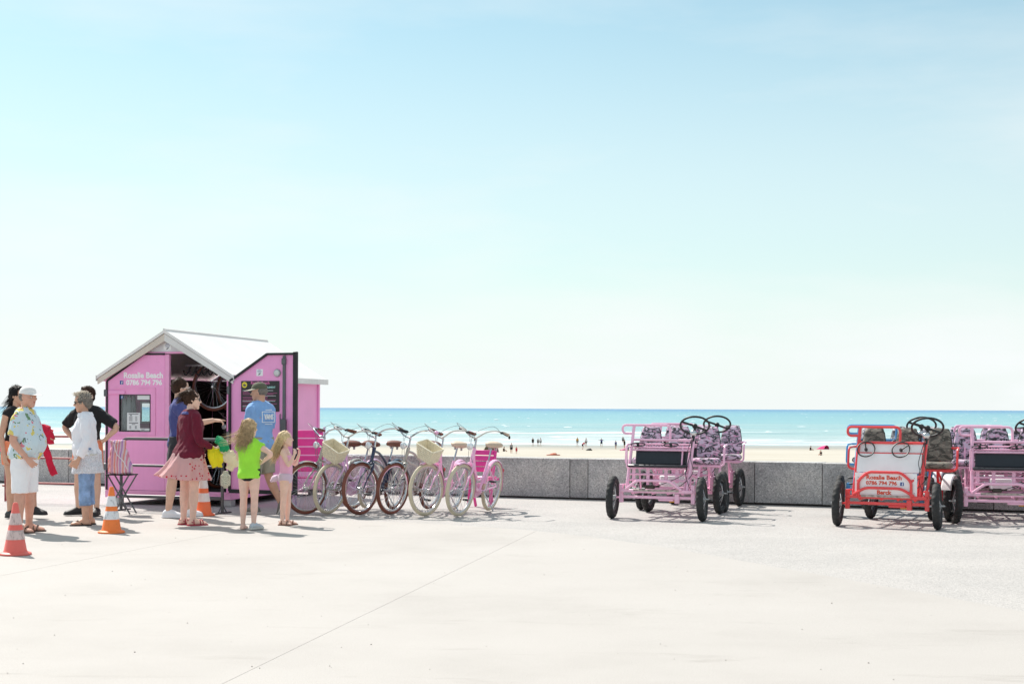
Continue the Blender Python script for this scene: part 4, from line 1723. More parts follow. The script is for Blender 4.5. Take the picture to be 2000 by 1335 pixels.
def quadricycle(label, loc, rotz, paint, cloth, front, fender=None, cushion=None):
    t = thing('pedal_quadricycle', label, 'quadricycle', loc, rotz, 'hire quadricycles parked along the wall')
    wm = cart_wheel_meshes()
    TF, TRr, WB, Z = .59, .50, 1.36, .275
    for s in (-1, 1):
        w = put_wheel(t, (s * TF, 0, Z), R(6), wm, R(-s * 2))
        w = put_wheel(t, (s * TRr, WB, Z), 0.0, wm, 0.0)
    # chassis
    ch = MB()
    for s in (-1, 1):
        ch.tube([(s * .33, .02, .335), (s * .33, 1.62, .335)], .020, 8)
        ch.tube([(s * .10, .15, .325), (s * .10, 1.45, .325)], .016, 8)
    for y in (.30, .62, .95, 1.36):
        ch.tube([(-.40, y, .335), (.40, y, .335)], .016, 8)
    ch.tube([(-TRr + .06, WB, Z), (TRr - .06, WB, Z)], .014, 8)
    for s in (-1, 1):
        ch.bbox((s * .40, WB, .40), (.05, .13, .21), .006)
        ch.tube([(s * .40, WB, .50), (s * .40, 1.10, .66)], .014, 8)
        ch.tube([(s * .33, .72, .335), (s * .36, .80, .66)], .016, 8)
        ch.tube([(s * .33, 1.5, .335), (s * .36, 1.28, .66)], .016, 8)
    ch.build('chassis', paint, t)
    # front axle and bumper
    ax = MB()
    ax.bbox((0, -.03, .365), (.96, .035, .04), .005)
    ax.bbox((0, .0, .285), (.92, .035, .035), .005)
    for s in (-1, 1):
        ax.bbox((s * .475, 0, .33), (.05, .05, .24), .006)
        ax.tube([(s * .475, 0, Z), (s * .58, 0, Z)], .012, 8)
        ax.bbox((s * .43, -.01, .37), (.10, .06, .022), .004)
        ax.tube([(s * .475, .0, .44), (s * .43, .12, .44), (s * .34, .2, .40)], .011, 6)
    ax.tube([(-.42, .10, .27), (.42, .10, .27)], .010, 6)
    ax.bbox((.27, -.015, .275), (.06, .05, .12), .006)
    ax.bbox((.12, .02, .255), (.20, .07, .03), .01)
    ax.build('front_axle', paint, t)
    bp = MB()
    bp.tube(fillet([(-.40, -.05, .385), (-.25, -.07, .50 if front == 'bench' else .475), (.18, -.07, .50 if front == 'bench' else .475), (.33, -.05, .385)], .06), .017, 8)
    bp.build('bumper_hoop', paint, t)
    sc = MB()
    sc.bbox((0, -.0515, .375), (.60, .008, .026), .003)
    sc.build('scuffed_strip', WORN, t)
    # upright poles, top rail
    up = MB()
    pl0, pl1 = V((-.405, .0, .37)), V((-.385, .27, 1.205))
    pr0, pr1 = V((.395, .0, .37)), V((.42, .24, 1.05))
    up.tube([pl0, pl0 + (pl1 - pl0) * .5, pl1], .021, 10)
    up.build('upright_pole', paint, t)
    up = MB()
    up.tube([pr0, pr1], .021, 10)
    up.build('upright_pole', paint, t)
    up = MB()
    up.tube([V((.345, .05, .37)), pr0 + (pr1 - pr0) * .72 + V((-.035, .02, 0))], .015, 8)
    up.build('pole_brace', paint, t)
    tr_ = MB()
    tr_.tube(fillet([(.10, .26, 1.01), (.10, .28, 1.205), (-.54, .26, 1.205), (-.54, .26, 1.095), (-.385, .245, 1.095)], .065, 6), .016, 8)
    tr_.build('top_rail', paint, t)
    cb = MB()
    for z, r_ in ((1.015, .016), (.885, .012)):
        k = (z - .37) / .835
        cb.tube([(-.395, .27 * k, z), (.412, .27 * k, z)], r_, 8)
    cb.build('cross_bar', paint, t)
    # column and main steering wheel
    cl = MB()
    cl.tube([pr1 - V((0, .03, .05)), pr1 + V((.005, .045, .13))], .017, 8)
    cl.tube([(.30, .30, .36), pr1 + V((-.02, .03, -.05))], .012, 6)
    cl.build('steering_column', BLACKP, t)
    bl = MB()
    bl.ell(pr1 + V((-.005, .0, .055)), (.045, .04, .045), seg=14, ring=8)
    bl.build('column_knob', CHROME, t)
    steering(t, pr1 + V((.0, .05, .155)), .185, R(-38), 'steering_wheel', (35, 205), R(14))
    # kids' front bench or white front panels
    if front == 'bench':
        bn = MB()
        bn.bbox((.0, .24, .795), (.70, .045, .205), .018, M.Rotation(R(-10), 3, 'X'))
        bn.build('bench_backrest', VINYL, t)
        bn = MB()
        bn.bbox((-.01, .10, .685), (.76, .24, .035), .014)
        bn.build('bench_seat', VINYL, t)
        gr = MB()
        for z, y in ((.655, .06), (.575, .07), (.50, .06)):
            gr.tube([(-.40, y, z), (.40, y, z)], .013, 8)
        gr.tube([(-.42, .06, .655), (-.42, .06, .92), (-.39, .23, .92)], .011, 6)
        gr.tube([(-.38, .245, .915), (.40, .245, .915)], .012, 8)
        gr.build('bench_frame', paint, t)
        for x in (-.33, -.14, .10, .245):
            g2 = MB()
            g2.bbox((x, .072, .565), (.045, .012, .19), .003)
            g2.build('bench_strut', paint, t)
        sv = MB()
        sv.tube([(.29, .12, .655), (.285, .20, .92)], .011, 6)
        sv.build('bench_stay', paint, t)
        for x in (-.30, .14):
            steering(t, (x, .16, .955), .092, R(-14), 'toy_steering_wheel', (90, 250), R(20))
    else:
        lean = math.atan2(.27, .835)
        pn = MB()
        pn.box((0, .205, .955), (.77, .010, .125), M.Rotation(-lean, 3, 'X'))
        pn.build('bench_backrest', PANEL_W, t)
        pn = MB()
        pn.box((0, .115, .77), (.77, .010, .235), M.Rotation(-lean, 3, 'X'))
        pn.build('bench_seat', PANEL_W, t)
        pn = MB()
        pn.prism([(-.38, .37), (.36, .37), (.36, .655), (-.38, .655)], -.028, -.018)
        fp = pn.build('front_panel', PANEL_W, t)
        hp = MB()
        hp.tube(fillet([(-.335, -.045, .365), (-.335, -.05, .56), (-.215, -.05, .665), (.175, -.05, .665), (.295, -.045, .56), (.295, -.045, .365)], .05), .017, 8)
        hp.tube([(-.40, .04, .60), (-.335, -.04, .545)], .013, 6)
        hp.tube([(.405, .05, .64), (.295, -.035, .56)], .017, 6)
        hp.build('panel_hoop', paint, t)
        lettering('lettering', 'Rosalie Beach', .072, RED_INK, fp, (-.03, -.031, .577), bold=.03, width=.42)
        lettering('lettering', '0786 794 796', .062, RED_INK, fp, (-.06, -.031, .514), bold=.03, width=.37)
        lettering('lettering', 'Berck', .066, RED_INK, fp, (-.03, -.031, .400), bold=.04, width=.175)
        f_mark(fp, .185, -.0305, .528, .042)
        for x, yw in ((-.285, 25), (.135, -20)):
            steering(t, (x, .135, .935), .105, R(58), 'toy_steering_wheel', (100 if x < 0 else 40,), R(yw) * .2)
        rv = MB()
        for x, z in ((-.34, .60), (.33, .60), (.16, .98), (-.33, .42), (.33, .42)):
            rv.ell((x, -.029, z) if z < .7 else (x, .205, z), (.006, .004, .006), seg=8, ring=5)
        rv.build('rivets', WORN, fp)
    # mesh tray behind the bench
    ty = MB()
    ty.tube([(-.36, .40, .955), (.36, .40, .955)], .010, 6)
    ty.tube([(-.36, .40, .885), (.36, .40, .885)], .010, 6)
    for k in range(21):
        x = -.34 + k * .034
        ty.tube([(x, .40, .885), (x, .40, .955)], .004, 5)
    for s in (-1, 1):
        ty.tube([(s * .36, .25, .90), (s * .36, .40, .955), (s * .36, .40, .80), (s * .33, .40, .34)], .012, 6)
    ty.build('mesh_tray', paint, t)
    for k, (x0, x1) in enumerate(((.40, .46), (.36, -.44), (.43, .10))):
        cbl = MB()
        cbl.tube(spline([pr1 + V((-.01 * k, -.02, .02)), (x0, .10 - .03 * k, .80), (x0 + .03 * (k - 1), .02, .60), ((x0 + x1) / 2, -.01 + .04 * k, .42), (x1, .03, .36)], 6), .0045, 5)
        cbl.build('brake_cable', BLACKP, t)
    cal = MB()
    cal.bbox((-.10, .04, .415), (.12, .06, .05), .01)
    cal.tube([(-.20, .05, .42), (.02, .05, .42)], .012, 6)
    cal.build('steering_linkage', mat('oily_steel', (.06, .055, .045), .4, .6), t)
    # rider seats
    sf = MB()
    for y in (.80, 1.10):
        sf.tube([(-.60, y, .665), (.60, y, .665)], .014, 8)
    for x in (-.41, .0, .41):
        sf.bbox((x, .95, .672), (.05, .32, .02), .004)
        sf.tube([(x, 1.12, .665), (x, 1.20, .86)], .012, 6)
    sf.tube([(-.60, 1.22, .93), (.60, 1.22, .93)], .012, 8)
    sf.build('seat_frame', paint, t)
    for x in (-.41, .0, .41):
        st_ = bpy.data.objects.new('seat', None)
        COL.objects.link(st_)
        st_.parent = t
        st_.location = (x + random.uniform(-.008, .008), .96, .685)
        st_.rotation_euler = (0, 0, R(random.uniform(-4, 4)))
        if 'seat_back' not in WHEELS:
            WHEELS['seat_back'] = seat_mesh('back')
            WHEELS['seat_cushion'] = seat_mesh('cushion')
        WHEELS['seat_cushion'].build('cushion', cushion or cloth, st_, sharp=60)
        WHEELS['seat_back'].build('backrest', cloth, st_, (0, .185, .085), (R(-9), 0, 0), sharp=60)
        pp = MB()
        rim = [V((.164, 0, .02)), V((.161, 0, .12)), V((.146, 0, .24)), V((.127, 0, .35)), V((.10, 0, .408)), V((0, 0, .416))]
        pts = rim + [V((-p.x, 0, p.z)) for p in rim[-2::-1]]
        pp.tube([p + V((0, -.004, 0)) for p in pts], .0065, 5)
        pp.build('piping', BLACKP, st_, (0, .185, .085), (R(-9), 0, 0))
    for s in (-1, 1):
        ar = MB()
        ar.tube(fillet([(s * .56, 1.16, .94), (s * .66, 1.10, .94), (s * .675, .88, .93), (s * .675, .84, .68), (s * .60, .84, .655), (s * .50, .86, .655)], .05, 5), .014, 8)
        ar.build('arm_rail', paint, t)
        # pedals
        for x in (.41,):
            pd = MB()
            c = V((s * x, .56, .36))
            pd.tube([c + V((-.09, 0, 0)), c + V((.09, 0, 0))], .012, 6)
            pd.tube([c + V((-.08, 0, 0)), c + V((-.08, .10, .12)), c + V((-.15, .10, .12))], .010, 6)
            pd.tube([c + V((.08, 0, 0)), c + V((.08, -.10, -.12)), c + V((.15, -.10, -.12))], .010, 6)
            po = pd.build('crank', GALV, t)
            for k, q in ((-1, c + V((-.15, .10, .12))), (1, c + V((.15, -.10, -.12)))):
                b_ = MB()
                b_.bbox(q, (.10, .075, .026), .006)
                b_.build('pedal', BLACKP, po)
            rg = MB()
            rg.lathe([(.06, -.004), (.075, -.004), (.075, .004), (.06, .004)], 24, 'X', c + V((-.02, 0, 0)), closed=True)
            rg.build('chain_ring', GALV, po)
            cn = MB()
            cn.tube([c + V((-.02, 0, .07)), V((s * .41 - .02, WB, Z + .035)), V((s * .41 - .02, WB + .035, Z)), V((s * .41 - .02, WB, Z - .035)), c + V((-.02, 0, -.07)), c + V((-.02, -.07, 0))], .005, 5, closed=True)
            cn.build('chain', BLACKP, po)
        if fender is not None:
            fd = MB()
            rings = []
            for k in range(15):
                a = R(35 + 120 * k / 14)
                cy, cz = math.cos(a) * .325, math.sin(a) * .325
                rings.append([V((s * TRr + x_, WB + cy * kk, Z + cz * kk)) for x_, kk in ((-.065, .96), (-.05, 1.0), (.05, 1.0), (.065, .96), (.05, .985), (-.05, .985))])
            fd.rings(rings)
            fd.build('mudguard', fender, t)
    bx = MB()
    bx.bbox((0, .74, .47), (.26, .34, .16), .02)
    bx.build('battery_box' if False else 'storage_box', PANEL_W if front == 'bench' else PANEL_W, t)
    rf = MB()
    rf.bbox((.50, .30, .52), (.085, .03, .05), .008)
    rf.build('front_reflector', BLACKP, t)
    q = MB()
    q.bbox((.20, .03, .235), (.09, .03, .022), .006)
    q.build('orange_reflector', mat('amber_reflector', (.75, .36, .04), .3), t)
    return t


def cart_at(fl, rot, w=.59):
    return (fl[0] + w * math.cos(rot), fl[1] + w * math.sin(rot), .004)


r1 = R(-21.5)
quadricycle('pink quadricycle with black front bench and pink camouflage seats, nearest the bicycles', cart_at((1.31, 18.42), r1), r1, Q_PINK, CAMO_P, 'bench')
c2 = cart_at((1.31 + .52, 18.42 + 1.62), r1)
quadricycle('pink camouflage-seated quadricycle tucked in behind the first pink one', c2, r1, Q_PINK, CAMO_P, 'bench')
r2 = R(-27)
quadricycle('red quadricycle with white lettered front panel and olive camouflage seats', cart_at((4.00, 17.42), r2), r2, Q_RED, CAMO_O, 'panel', PANEL_W, CAMO_O)
quadricycle('blue quadricycle with grey camouflage seats half hidden behind the red one', cart_at((4.00 + .37, 17.42 + 1.52), R(-26)), R(-25), Q_BLUE, CAMO_W, 'panel', PANEL_W, CAMO_W)
r3 = R(-14)
quadricycle('pink quadricycle with black front bench cut off by the right edge', cart_at((5.58, 17.85), r3), r3, Q_PINK, CAMO_P, 'bench')
quadricycle('pink camouflage-seated quadricycle behind the one at the right edge', cart_at((5.58 + .25, 17.85 + 1.0), r3), r3, Q_PINK, CAMO_P, 'bench')

# ================================================================== people
def lerp_tab(tab, u):
    if u <= tab[0][0]:
        return tab[0][1:]
    for a, b in zip(tab, tab[1:]):
        if u <= b[0]:
            t = (u - a[0]) / (b[0] - a[0])
            t = t * t * (3 - 2 * t) * .5 + t * .5
            return tuple(p + (q - p) * t for p, q in zip(a[1:], b[1:]))
    return tab[-1][1:]


TORSO = {
    'm': [(-.20, .060, .050, .004), (-.10, .094, .066, .006), (0, .098, .070, .008), (.164, .092, .062, .0), (.295, .088, .058, -.004), (.49, .096, .064, -.004), (.656, .104, .068, -.004), (.82, .104, .062, .0), (.918, .088, .050, .004), (.99, .056, .040, .004), (1.06, .034, .034, .0)],
    'f': [(-.20, .060, .054, .006), (-.10, .098, .072, .010), (0, .104, .074, .010), (.164, .090, .062, .0), (.295, .076, .054, -.002), (.49, .082, .060, -.006), (.656, .090, .068, -.010), (.82, .092, .056, .0), (.918, .076, .044, .004), (.99, .046, .036, .004), (1.06, .030, .030, .0)],
    'c': [(-.20, .052, .046, .004), (-.10, .080, .064, .008), (0, .084, .066, .008), (.164, .080, .060, -.004), (.295, .076, .060, -.008), (.49, .080, .060, -.004), (.656, .084, .060, .0), (.82, .084, .052, .0), (.918, .070, .042, .004), (.99, .044, .034, .002), (1.06, .030, .030, .0)],
}
ARM_R = [(0, .036), (.35, .033), (.8, .026), (1, .0245), (1.25, .0255), (1.7, .019), (2, .0165)]
LEG_R = [(0, .060), (.3, .056), (.8, .040), (1, .0345), (1.35, .036), (1.7, .026), (2, .0215)]


class Skeleton:
    def __init__(s, H, sex='m', lean=0, twist=0, belly=0.0, arm_r=((-.15, .05, -1), (-.05, -.25, -1)), arm_l=((.15, .05, -1), (.05, -.25, -1)),
                 leg_r=((-.03, 0, -1), (0, .03, -1)), leg_l=((.03, 0, -1), (0, .03, -1)), foot_r=(-.15, -1, 0), foot_l=(.15, -1, 0), head=(0, 0, 0), thick=1.0, gap=1.0):
        s.H, s.sex, s.belly, s.thick = H, sex, belly, thick
        ch = sex == 'c'
        s.hh = H * (.165 if ch else .143)
        s.lean, s.twist = R(lean), R(twist)
        th, sh = (.232, .226) if ch else (.245, .245)
        s.leg, s.arm = {}, {}
        hx = H * (.046 if ch else .052) * gap
        for k, (sg, L, F) in {'r': (-1, leg_r, foot_r), 'l': (1, leg_l, foot_l)}.items():
            hip = V((sg * hx, 0, 0))
            kn = hip + V(L[0]).normalized() * th * H
            an = kn + V(L[1]).normalized() * sh * H
            s.leg[k] = [hip, kn, an, V(F).normalized()]
        low = min(s.leg[k][2].z for k in 'rl')
        z0 = .040 * H - low
        for k in 'rl':
            for i in range(3):
                s.leg[k][i] = s.leg[k][i] + V((0, 0, z0))
        s.hip = V((0, 0, z0))
        drop = z0 - (th + sh + .04) * H
        s.span = (H - s.hh - .032 * H) - (th + sh + .04) * H
        for k, (sg, A) in {'r': (-1, arm_r), 'l': (1, arm_l)}.items():
            fr = s.frame(.93)
            S = s.spine(.865) + fr @ V((sg * H * {'m': .100, 'f': .087, 'c': .080}[sex], .004 * H, 0))
            E = S + V(A[0]).normalized() * H * (.165 if ch else .172)
            W = E + V(A[1]).normalized() * H * (.135 if ch else .145)
            s.arm[k] = [S, E, W, V(A[2]).normalized() if len(A) > 2 else V(A[1]).normalized(), A[3] if len(A) > 3 else None]
        yaw, pit, rol = (R(a) for a in head)
        s.neck0 = s.spine(.97)
        hc = s.spine(1.0) + s.frame(1.0) @ V((0, -.012 * H, .036 * H + s.hh * .5 - .012 * H))
        s.hm = M.Translation(hc) @ M.Rotation(s.twist + yaw, 4, 'Z') @ M.Rotation(pit + s.lean * .4, 4, 'X') @ M.Rotation(rol, 4, 'Y')

    def frame(s, u):
        return (M.Rotation(s.twist * max(0, min(1, u)), 3, 'Z') @ M.Rotation(s.lean * max(0.0, min(1, .4 + .6 * u)), 3, 'X'))

    def spine(s, u):
        p = s.hip.copy()
        n = 8
        for i in range(n):
            a = u * (i + .5) / n
            p += s.frame(a if u > 0 else 0) @ V((0, 0, s.span * u / n))
        return p

    def ring(s, u, d=0.0, n=28, kx=1.0, ky=1.0, shift=(0, 0, 0)):
        rx, ry, yo = lerp_tab(TORSO[s.sex], u)
        b = s.belly * math.exp(-((u - .27) / .30) ** 2)
        H = s.H
        t = s.thick
        rx, ry, yo = rx * H * t + b * .5 + d, ry * H * t + b * .75 + d, yo * H - b * .55
        fr = s.frame(u)
        c = s.spine(u) + fr @ V((0, yo, 0)) + V(shift)
        out = []
        for i in range(n):
            a = 2 * math.pi * i / n
            ca, sa = math.cos(a), math.sin(a)
            out.append(c + fr @ V((rx * kx * (abs(ca) ** .85) * (1 if ca > 0 else -1), ry * ky * (abs(sa) ** .85) * (1 if sa > 0 else -1), 0)))
        return out

    def limb(s, J, tab, t0, t1, d0=0.0, d1=0.0, n=14, k=1.0):
        S, E, W = J[0], J[1], J[2]

        def at(t):
            f = .16
            if t <= 1 - f:
                return S.lerp(E, t)
            if t >= 1 + f:
                return E.lerp(W, t - 1)
            a, b = S.lerp(E, 1 - f), E.lerp(W, f)
            q = (t - 1 + f) / (2 * f)
            return a * (1 - q) ** 2 + E * 2 * q * (1 - q) + b * q * q
        pts, rr = [], []
        for i in range(n + 1):
            t = t0 + (t1 - t0) * i / n
            pts.append(at(t))
            rr.append(lerp_tab(tab, t)[0] * s.H * k * s.thick + d0 + (d1 - d0) * i / n)
        return pts, rr

    def kl(s):
        return {'m': 1.0, 'f': .98, 'c': .92}[s.sex]

    def ka(s):
        return {'m': 1.0, 'f': .86, 'c': .86}[s.sex]


def yoke(mb, sk, d=0.0):
    """shoulder girdle from joint to joint over the collar bones"""
    H = sk.H * (1.0 if sk.sex == 'm' else .88)
    a, b = sk.arm['r'][0], sk.arm['l'][0]
    c = sk.spine(.955)
    pts = spline([a + V((0, 0, .004 * H)), a.lerp(c, .5) + V((0, 0, .012 * H)), c, b.lerp(c, .5) + V((0, 0, .012 * H)), b + V((0, 0, .004 * H))], 4)
    n = len(pts)
    rr = [(.031 + .008 * math.sin(math.pi * i / (n - 1))) * H + d for i in range(n)]
    mb.tube(pts, rr, 14)


def add_hand(mb, sk, J, curl=.5, side=1, point=False):
    H = sk.H * (1.0 if sk.sex != 'c' else .95)
    W, d = J[2], J[3]
    nrm = V(J[4]).normalized() if J[4] is not None else V((side, 0, 0))     # back of the hand
    nrm = (nrm - d * nrm.dot(d)).normalized()
    ac = d.cross(nrm).normalized()                    # across the palm
    tdir = ac if ac.dot(V((0, -1, 0))) > 0 else -ac
    if abs(ac.y) < .2:
        tdir = ac if ac.z > 0 else -ac
    pl, pw, pt = .052 * H, .0235 * H, .0095 * H
    rings = []
    for t, w, th in ((-.12, .62, 1.3), (.15, .75, 1.25), (.5, .98, 1.15), (.85, 1.0, 1.0), (1.02, .9, .85)):
        c = W + d * pl * t
        rings.append([c + ac * pw * w * math.cos(a) + nrm * pt * th * math.sin(a) for a in (2 * math.pi * i / 12 for i in range(12))])
    mb.rings(rings)
    for k, (off, ln) in enumerate(((-.78, .038), (-.26, .046), (.26, .050), (.78, .044))):
        base = W + d * pl * .92 + (-tdir) * pw * (-off) * 1.0
        dd = (d + (-tdir) * (-off) * .12).normalized()
        L = ln * H
        c0 = curl * (.15 if (point and k == 3) else 1.0)
        d1 = (dd * math.cos(c0 * .6) - nrm * math.sin(c0 * .6))
        d2 = (dd * math.cos(c0 * 1.5) - nrm * math.sin(c0 * 1.5))
        d3 = (dd * math.cos(c0 * 2.2) - nrm * math.sin(c0 * 2.2))
        p1 = base + d1 * L * .45
        p2 = p1 + d2 * L * .32
        p3 = p2 + d3 * L * .23
        r = .0050 * H
        mb.tube([base - dd * .006, base, p1, p2, p3], [r, r * 1.05, r, r * .92, r * .7], 7)
    b = W + d * pl * .30 + tdir * pw * .75
    t1 = b + (tdir * .75 + d * .75 - nrm * .25).normalized() * .024 * H
    t2 = t1 + (tdir * .25 + d * 1.0 - nrm * .4).normalized() * .022 * H
    mb.tube([b - tdir * .01, b, t1, t2], [.0065 * H, .0068 * H, .0056 * H, .0042 * H], 7)


def foot_rings(sk, A, f, d=0.0, sole=0.0, flat=True):
    H = sk.H * (1.0 if sk.sex != 'c' else .97)
    f = f.normalized()
    up = V((0, 0, 1))
    up = (up - f * up.dot(f)).normalized()
    sd = f.cross(up)
    base = A - up * (.040 * H - .001) if True else A
    out = []
    for t, w, h in ((-.040, .012, .020), (-.034, .019, .036), (-.018, .0225, .050), (.008, .0225, .055), (.030, .0235, .046), (.055, .026, .034), (.080, .0275, .026), (.097, .024, .020), (.107, .014, .013)):
        w_, h_ = w * H + d, h * H + d * 1.2
        c = base + f * (t * H * (1 + d * 2)) + up * (h_ / 2)
        q = []
        for i in range(14):
            a = 2 * math.pi * i / 14
            z = math.sin(a) * h_ / 2
            if z < 0:
                z = -h_ / 2 * (abs(math.sin(a)) ** .35)
            q.append(c + sd * w_ * math.cos(a) * (1.0 if z < 0 else (1 - .25 * math.sin(a))) + up * z)
        out.append(q)
    return out, base, f, up, sd


def add_head(mb, sk):
    hh = sk.hh
    X = sk.hm

    def ell(c, r):
        q = MB()
        q.ell((0, 0, 0), r, seg=20, ring=14)
        mb.add([X @ (V(c) + V(p)) for p in q.v], q.f)
    ell((0, .035 * hh, .10 * hh), (.335 * hh, .415 * hh, .40 * hh))
    rings = []
    for z, rx, ry, y in ((.12, .315, .37, -.02), (-.02, .315, .37, -.035), (-.12, .30, .345, -.055), (-.22, .275, .30, -.085), (-.32, .235, .245, -.13), (-.41, .175, .17, -.20), (-.475, .10, .10, -.25), (-.49, .05, .05, -.26)):
        rings.append([X @ V((rx * hh * math.cos(a), y * hh + ry * hh * math.sin(a), z * hh)) for a in (2 * math.pi * i / 22 for i in range(22))])
    mb.rings(rings)
    # brow, nose, lips, chin
    ell((0, -.335 * hh, .065 * hh), (.20 * hh, .055 * hh, .035 * hh))
    nr = []
    for z, y, w, d in ((.06, -.36, .030, .03), (-.02, -.405, .038, .05), (-.085, -.445, .055, .06), (-.125, -.43, .062, .055), (-.145, -.39, .05, .04)):
        nr.append([X @ V((w * hh * math.cos(a), y * hh + d * hh * math.sin(a), z * hh)) for a in (2 * math.pi * i / 10 for i in range(10))])
    mb.rings(nr)
    ell((0, -.365 * hh, -.235 * hh), (.085 * hh, .045 * hh, .030 * hh))
    ell((0, -.335 * hh, -.405 * hh), (.075 * hh, .05 * hh, .05 * hh))
    for sg in (-1, 1):
        ell((sg * .19 * hh, -.29 * hh, -.07 * hh), (.085 * hh, .07 * hh, .07 * hh))      # cheeks
        q = MB()
        q.ell((0, 0, 0), (.022 * hh, .065 * hh, .11 * hh), seg=12, ring=8)
        rot = M.Rotation(R(sg * 22), 3, 'Z') @ M.Rotation(R(-10), 3, 'X')
        mb.add([X @ (V((sg * .335 * hh, .045 * hh, -.035 * hh)) + rot @ V(p)) for p in q.v], q.f)
    # neck
    nb = sk.neck0 - V((0, 0, .03 * sk.H))
    top = X @ V((0, .06 * hh, -.10 * hh))
    r = {'m': .036, 'f': .029, 'c': .028}[sk.sex] * sk.H
    mb.tube([nb, nb.lerp(top, .35), nb.lerp(top, .7), top], [r * 1.25, r * 1.02, r * .97, r], 16)


EYE_W = mat('eye_white', (.72, .70, .68), .3, var=0)
EYE_D = mat('eye_dark', (.03, .022, .018), .2, var=0)
LIP = {}


def face_parts(sk, o, skin_col, brow_mat, glasses=None):
    hh, X = sk.hh, sk.hm
    for sg in (-1, 1):
        q = MB()
        q.ell(X @ V((sg * .135 * hh, -.318 * hh, .0 * hh)), (.052 * hh,) * 3, seg=12, ring=8)
        e = q.build('eye', EYE_W, o, sharp=0)
        q = MB()
        q.ell(X @ V((sg * .135 * hh, -.358 * hh, .0 * hh)), (.024 * hh,) * 3, seg=10, ring=6)
        q.build('iris', EYE_D, e, sharp=0)
        q = MB()
        q.tube([X @ V((sg * .06 * hh, -.385 * hh, .095 * hh)), X @ V((sg * .14 * hh, -.375 * hh, .115 * hh)), X @ V((sg * .225 * hh, -.31 * hh, .09 * hh))], [.012 * hh, .014 * hh, .008 * hh], 6)
        q.build('eyebrow', brow_mat, o)
    lm = mat('lips_%d' % int(skin_col[0] * 1000), (skin_col[0] * .85, skin_col[1] * .52, skin_col[2] * .55), .4)
    q = MB()
    q.tube([X @ V((-.085 * hh, -.365 * hh, -.235 * hh)), X @ V((-.03 * hh, -.404 * hh, -.225 * hh)), X @ V((.03 * hh, -.404 * hh, -.225 * hh)), X @ V((.085 * hh, -.365 * hh, -.235 * hh))], [.006 * hh, .017 * hh, .017 * hh, .006 * hh], 6)
    q.tube([X @ V((-.075 * hh, -.365 * hh, -.245 * hh)), X @ V((0, -.402 * hh, -.262 * hh)), X @ V((.075 * hh, -.365 * hh, -.245 * hh))], [.006 * hh, .018 * hh, .006 * hh], 6)
    q.build('lips', lm, o)
    if glasses:
        q = MB()
        for sg in (-1, 1):
            rings = []
            for y, k in ((-.412, .75), (-.402, 1.0), (-.392, 1.0), (-.386, .8)):
                rings.append([X @ V((sg * .145 * hh + .125 * hh * k * math.cos(a), y * hh + abs(math.cos(a)) * 0 + (.05 * hh if math.cos(a) * sg > .6 else 0), .01 * hh + .088 * hh * k * math.sin(a))) for a in (2 * math.pi * i / 16 for i in range(16))])
            q.rings(rings)
            q.tube([X @ V((sg * .26 * hh, -.36 * hh, .03 * hh)), X @ V((sg * .345 * hh, -.24 * hh, .035 * hh)), X @ V((sg * .365 * hh, .03 * hh, .02 * hh))], .014 * hh, 6)
        q.tube([X @ V((-.04 * hh, -.40 * hh, .03 * hh)), X @ V((.04 * hh, -.40 * hh, .03 * hh))], .010 * hh, 6)
        q.build('sunglasses', glasses, o, sharp=50)


def skin_mat(name, col):
    return mat(name, col, .5, spec=.35, var=.10, scale=14, sss=.06, bump=.05, bscale=120)


def make_body(label, loc, rotz, sk, skin, vox=.0062, bare_feet=True, curl=(.5, .5), point=None, hands=True, group=None, name='person'):
    mb = MB()
    us = [-.20, -.15, -.10, -.05, 0, .08, .164, .23, .295, .39, .49, .57, .656, .74, .82, .87, .918, .955, .99, 1.03, 1.06]
    mb.rings([sk.ring(u) for u in us])
    yoke(mb, sk)
    for k, sg in (('r', -1), ('l', 1)):
        p, r = sk.limb(sk.leg[k], LEG_R, 0, 2, n=18, k=sk.kl())
        mb.tube([p[0] + V((0, 0, .03 * sk.H))] + p + [p[-1] + (p[-1] - p[-2]) * .3], [r[0]] + r + [r[-1]], 18)
        p, r = sk.limb(sk.arm[k], ARM_R, 0, 2, n=16, k=sk.ka())
        mb.tube(p, r, 16)
        mb.ell(sk.arm[k][0], (.035 * sk.H * sk.ka(),) * 3, seg=16, ring=10)
        fr, *_ = foot_rings(sk, sk.leg[k][2], sk.leg[k][3])
        mb.rings(fr)
        if hands:
            add_hand(mb, sk, sk.arm[k], curl[0 if k == 'r' else 1], sg, point == k)
        else:
            mb.ell(sk.arm[k][2] + sk.arm[k][3] * .045 * sk.H, (.022 * sk.H,) * 3, seg=10, ring=8)
    add_head(mb, sk)
    me = remesh(mb, name, skin, vox, 2)
    o = link(name, me, None, loc, (0, 0, rotz))
    tag(o, label, 'person', group)
    o['_h'] = sk.H
    del o['_h']
    return o


SEED = [0.0]


def garment(o, name, mb, material, vox=.009, wob=.006, smooth=3, wscale=9.0, fn=None):
    SEED[0] += 1.37
    return link(name, remesh(mb, name, material, vox, smooth, wob, wscale, SEED[0], fn), o)


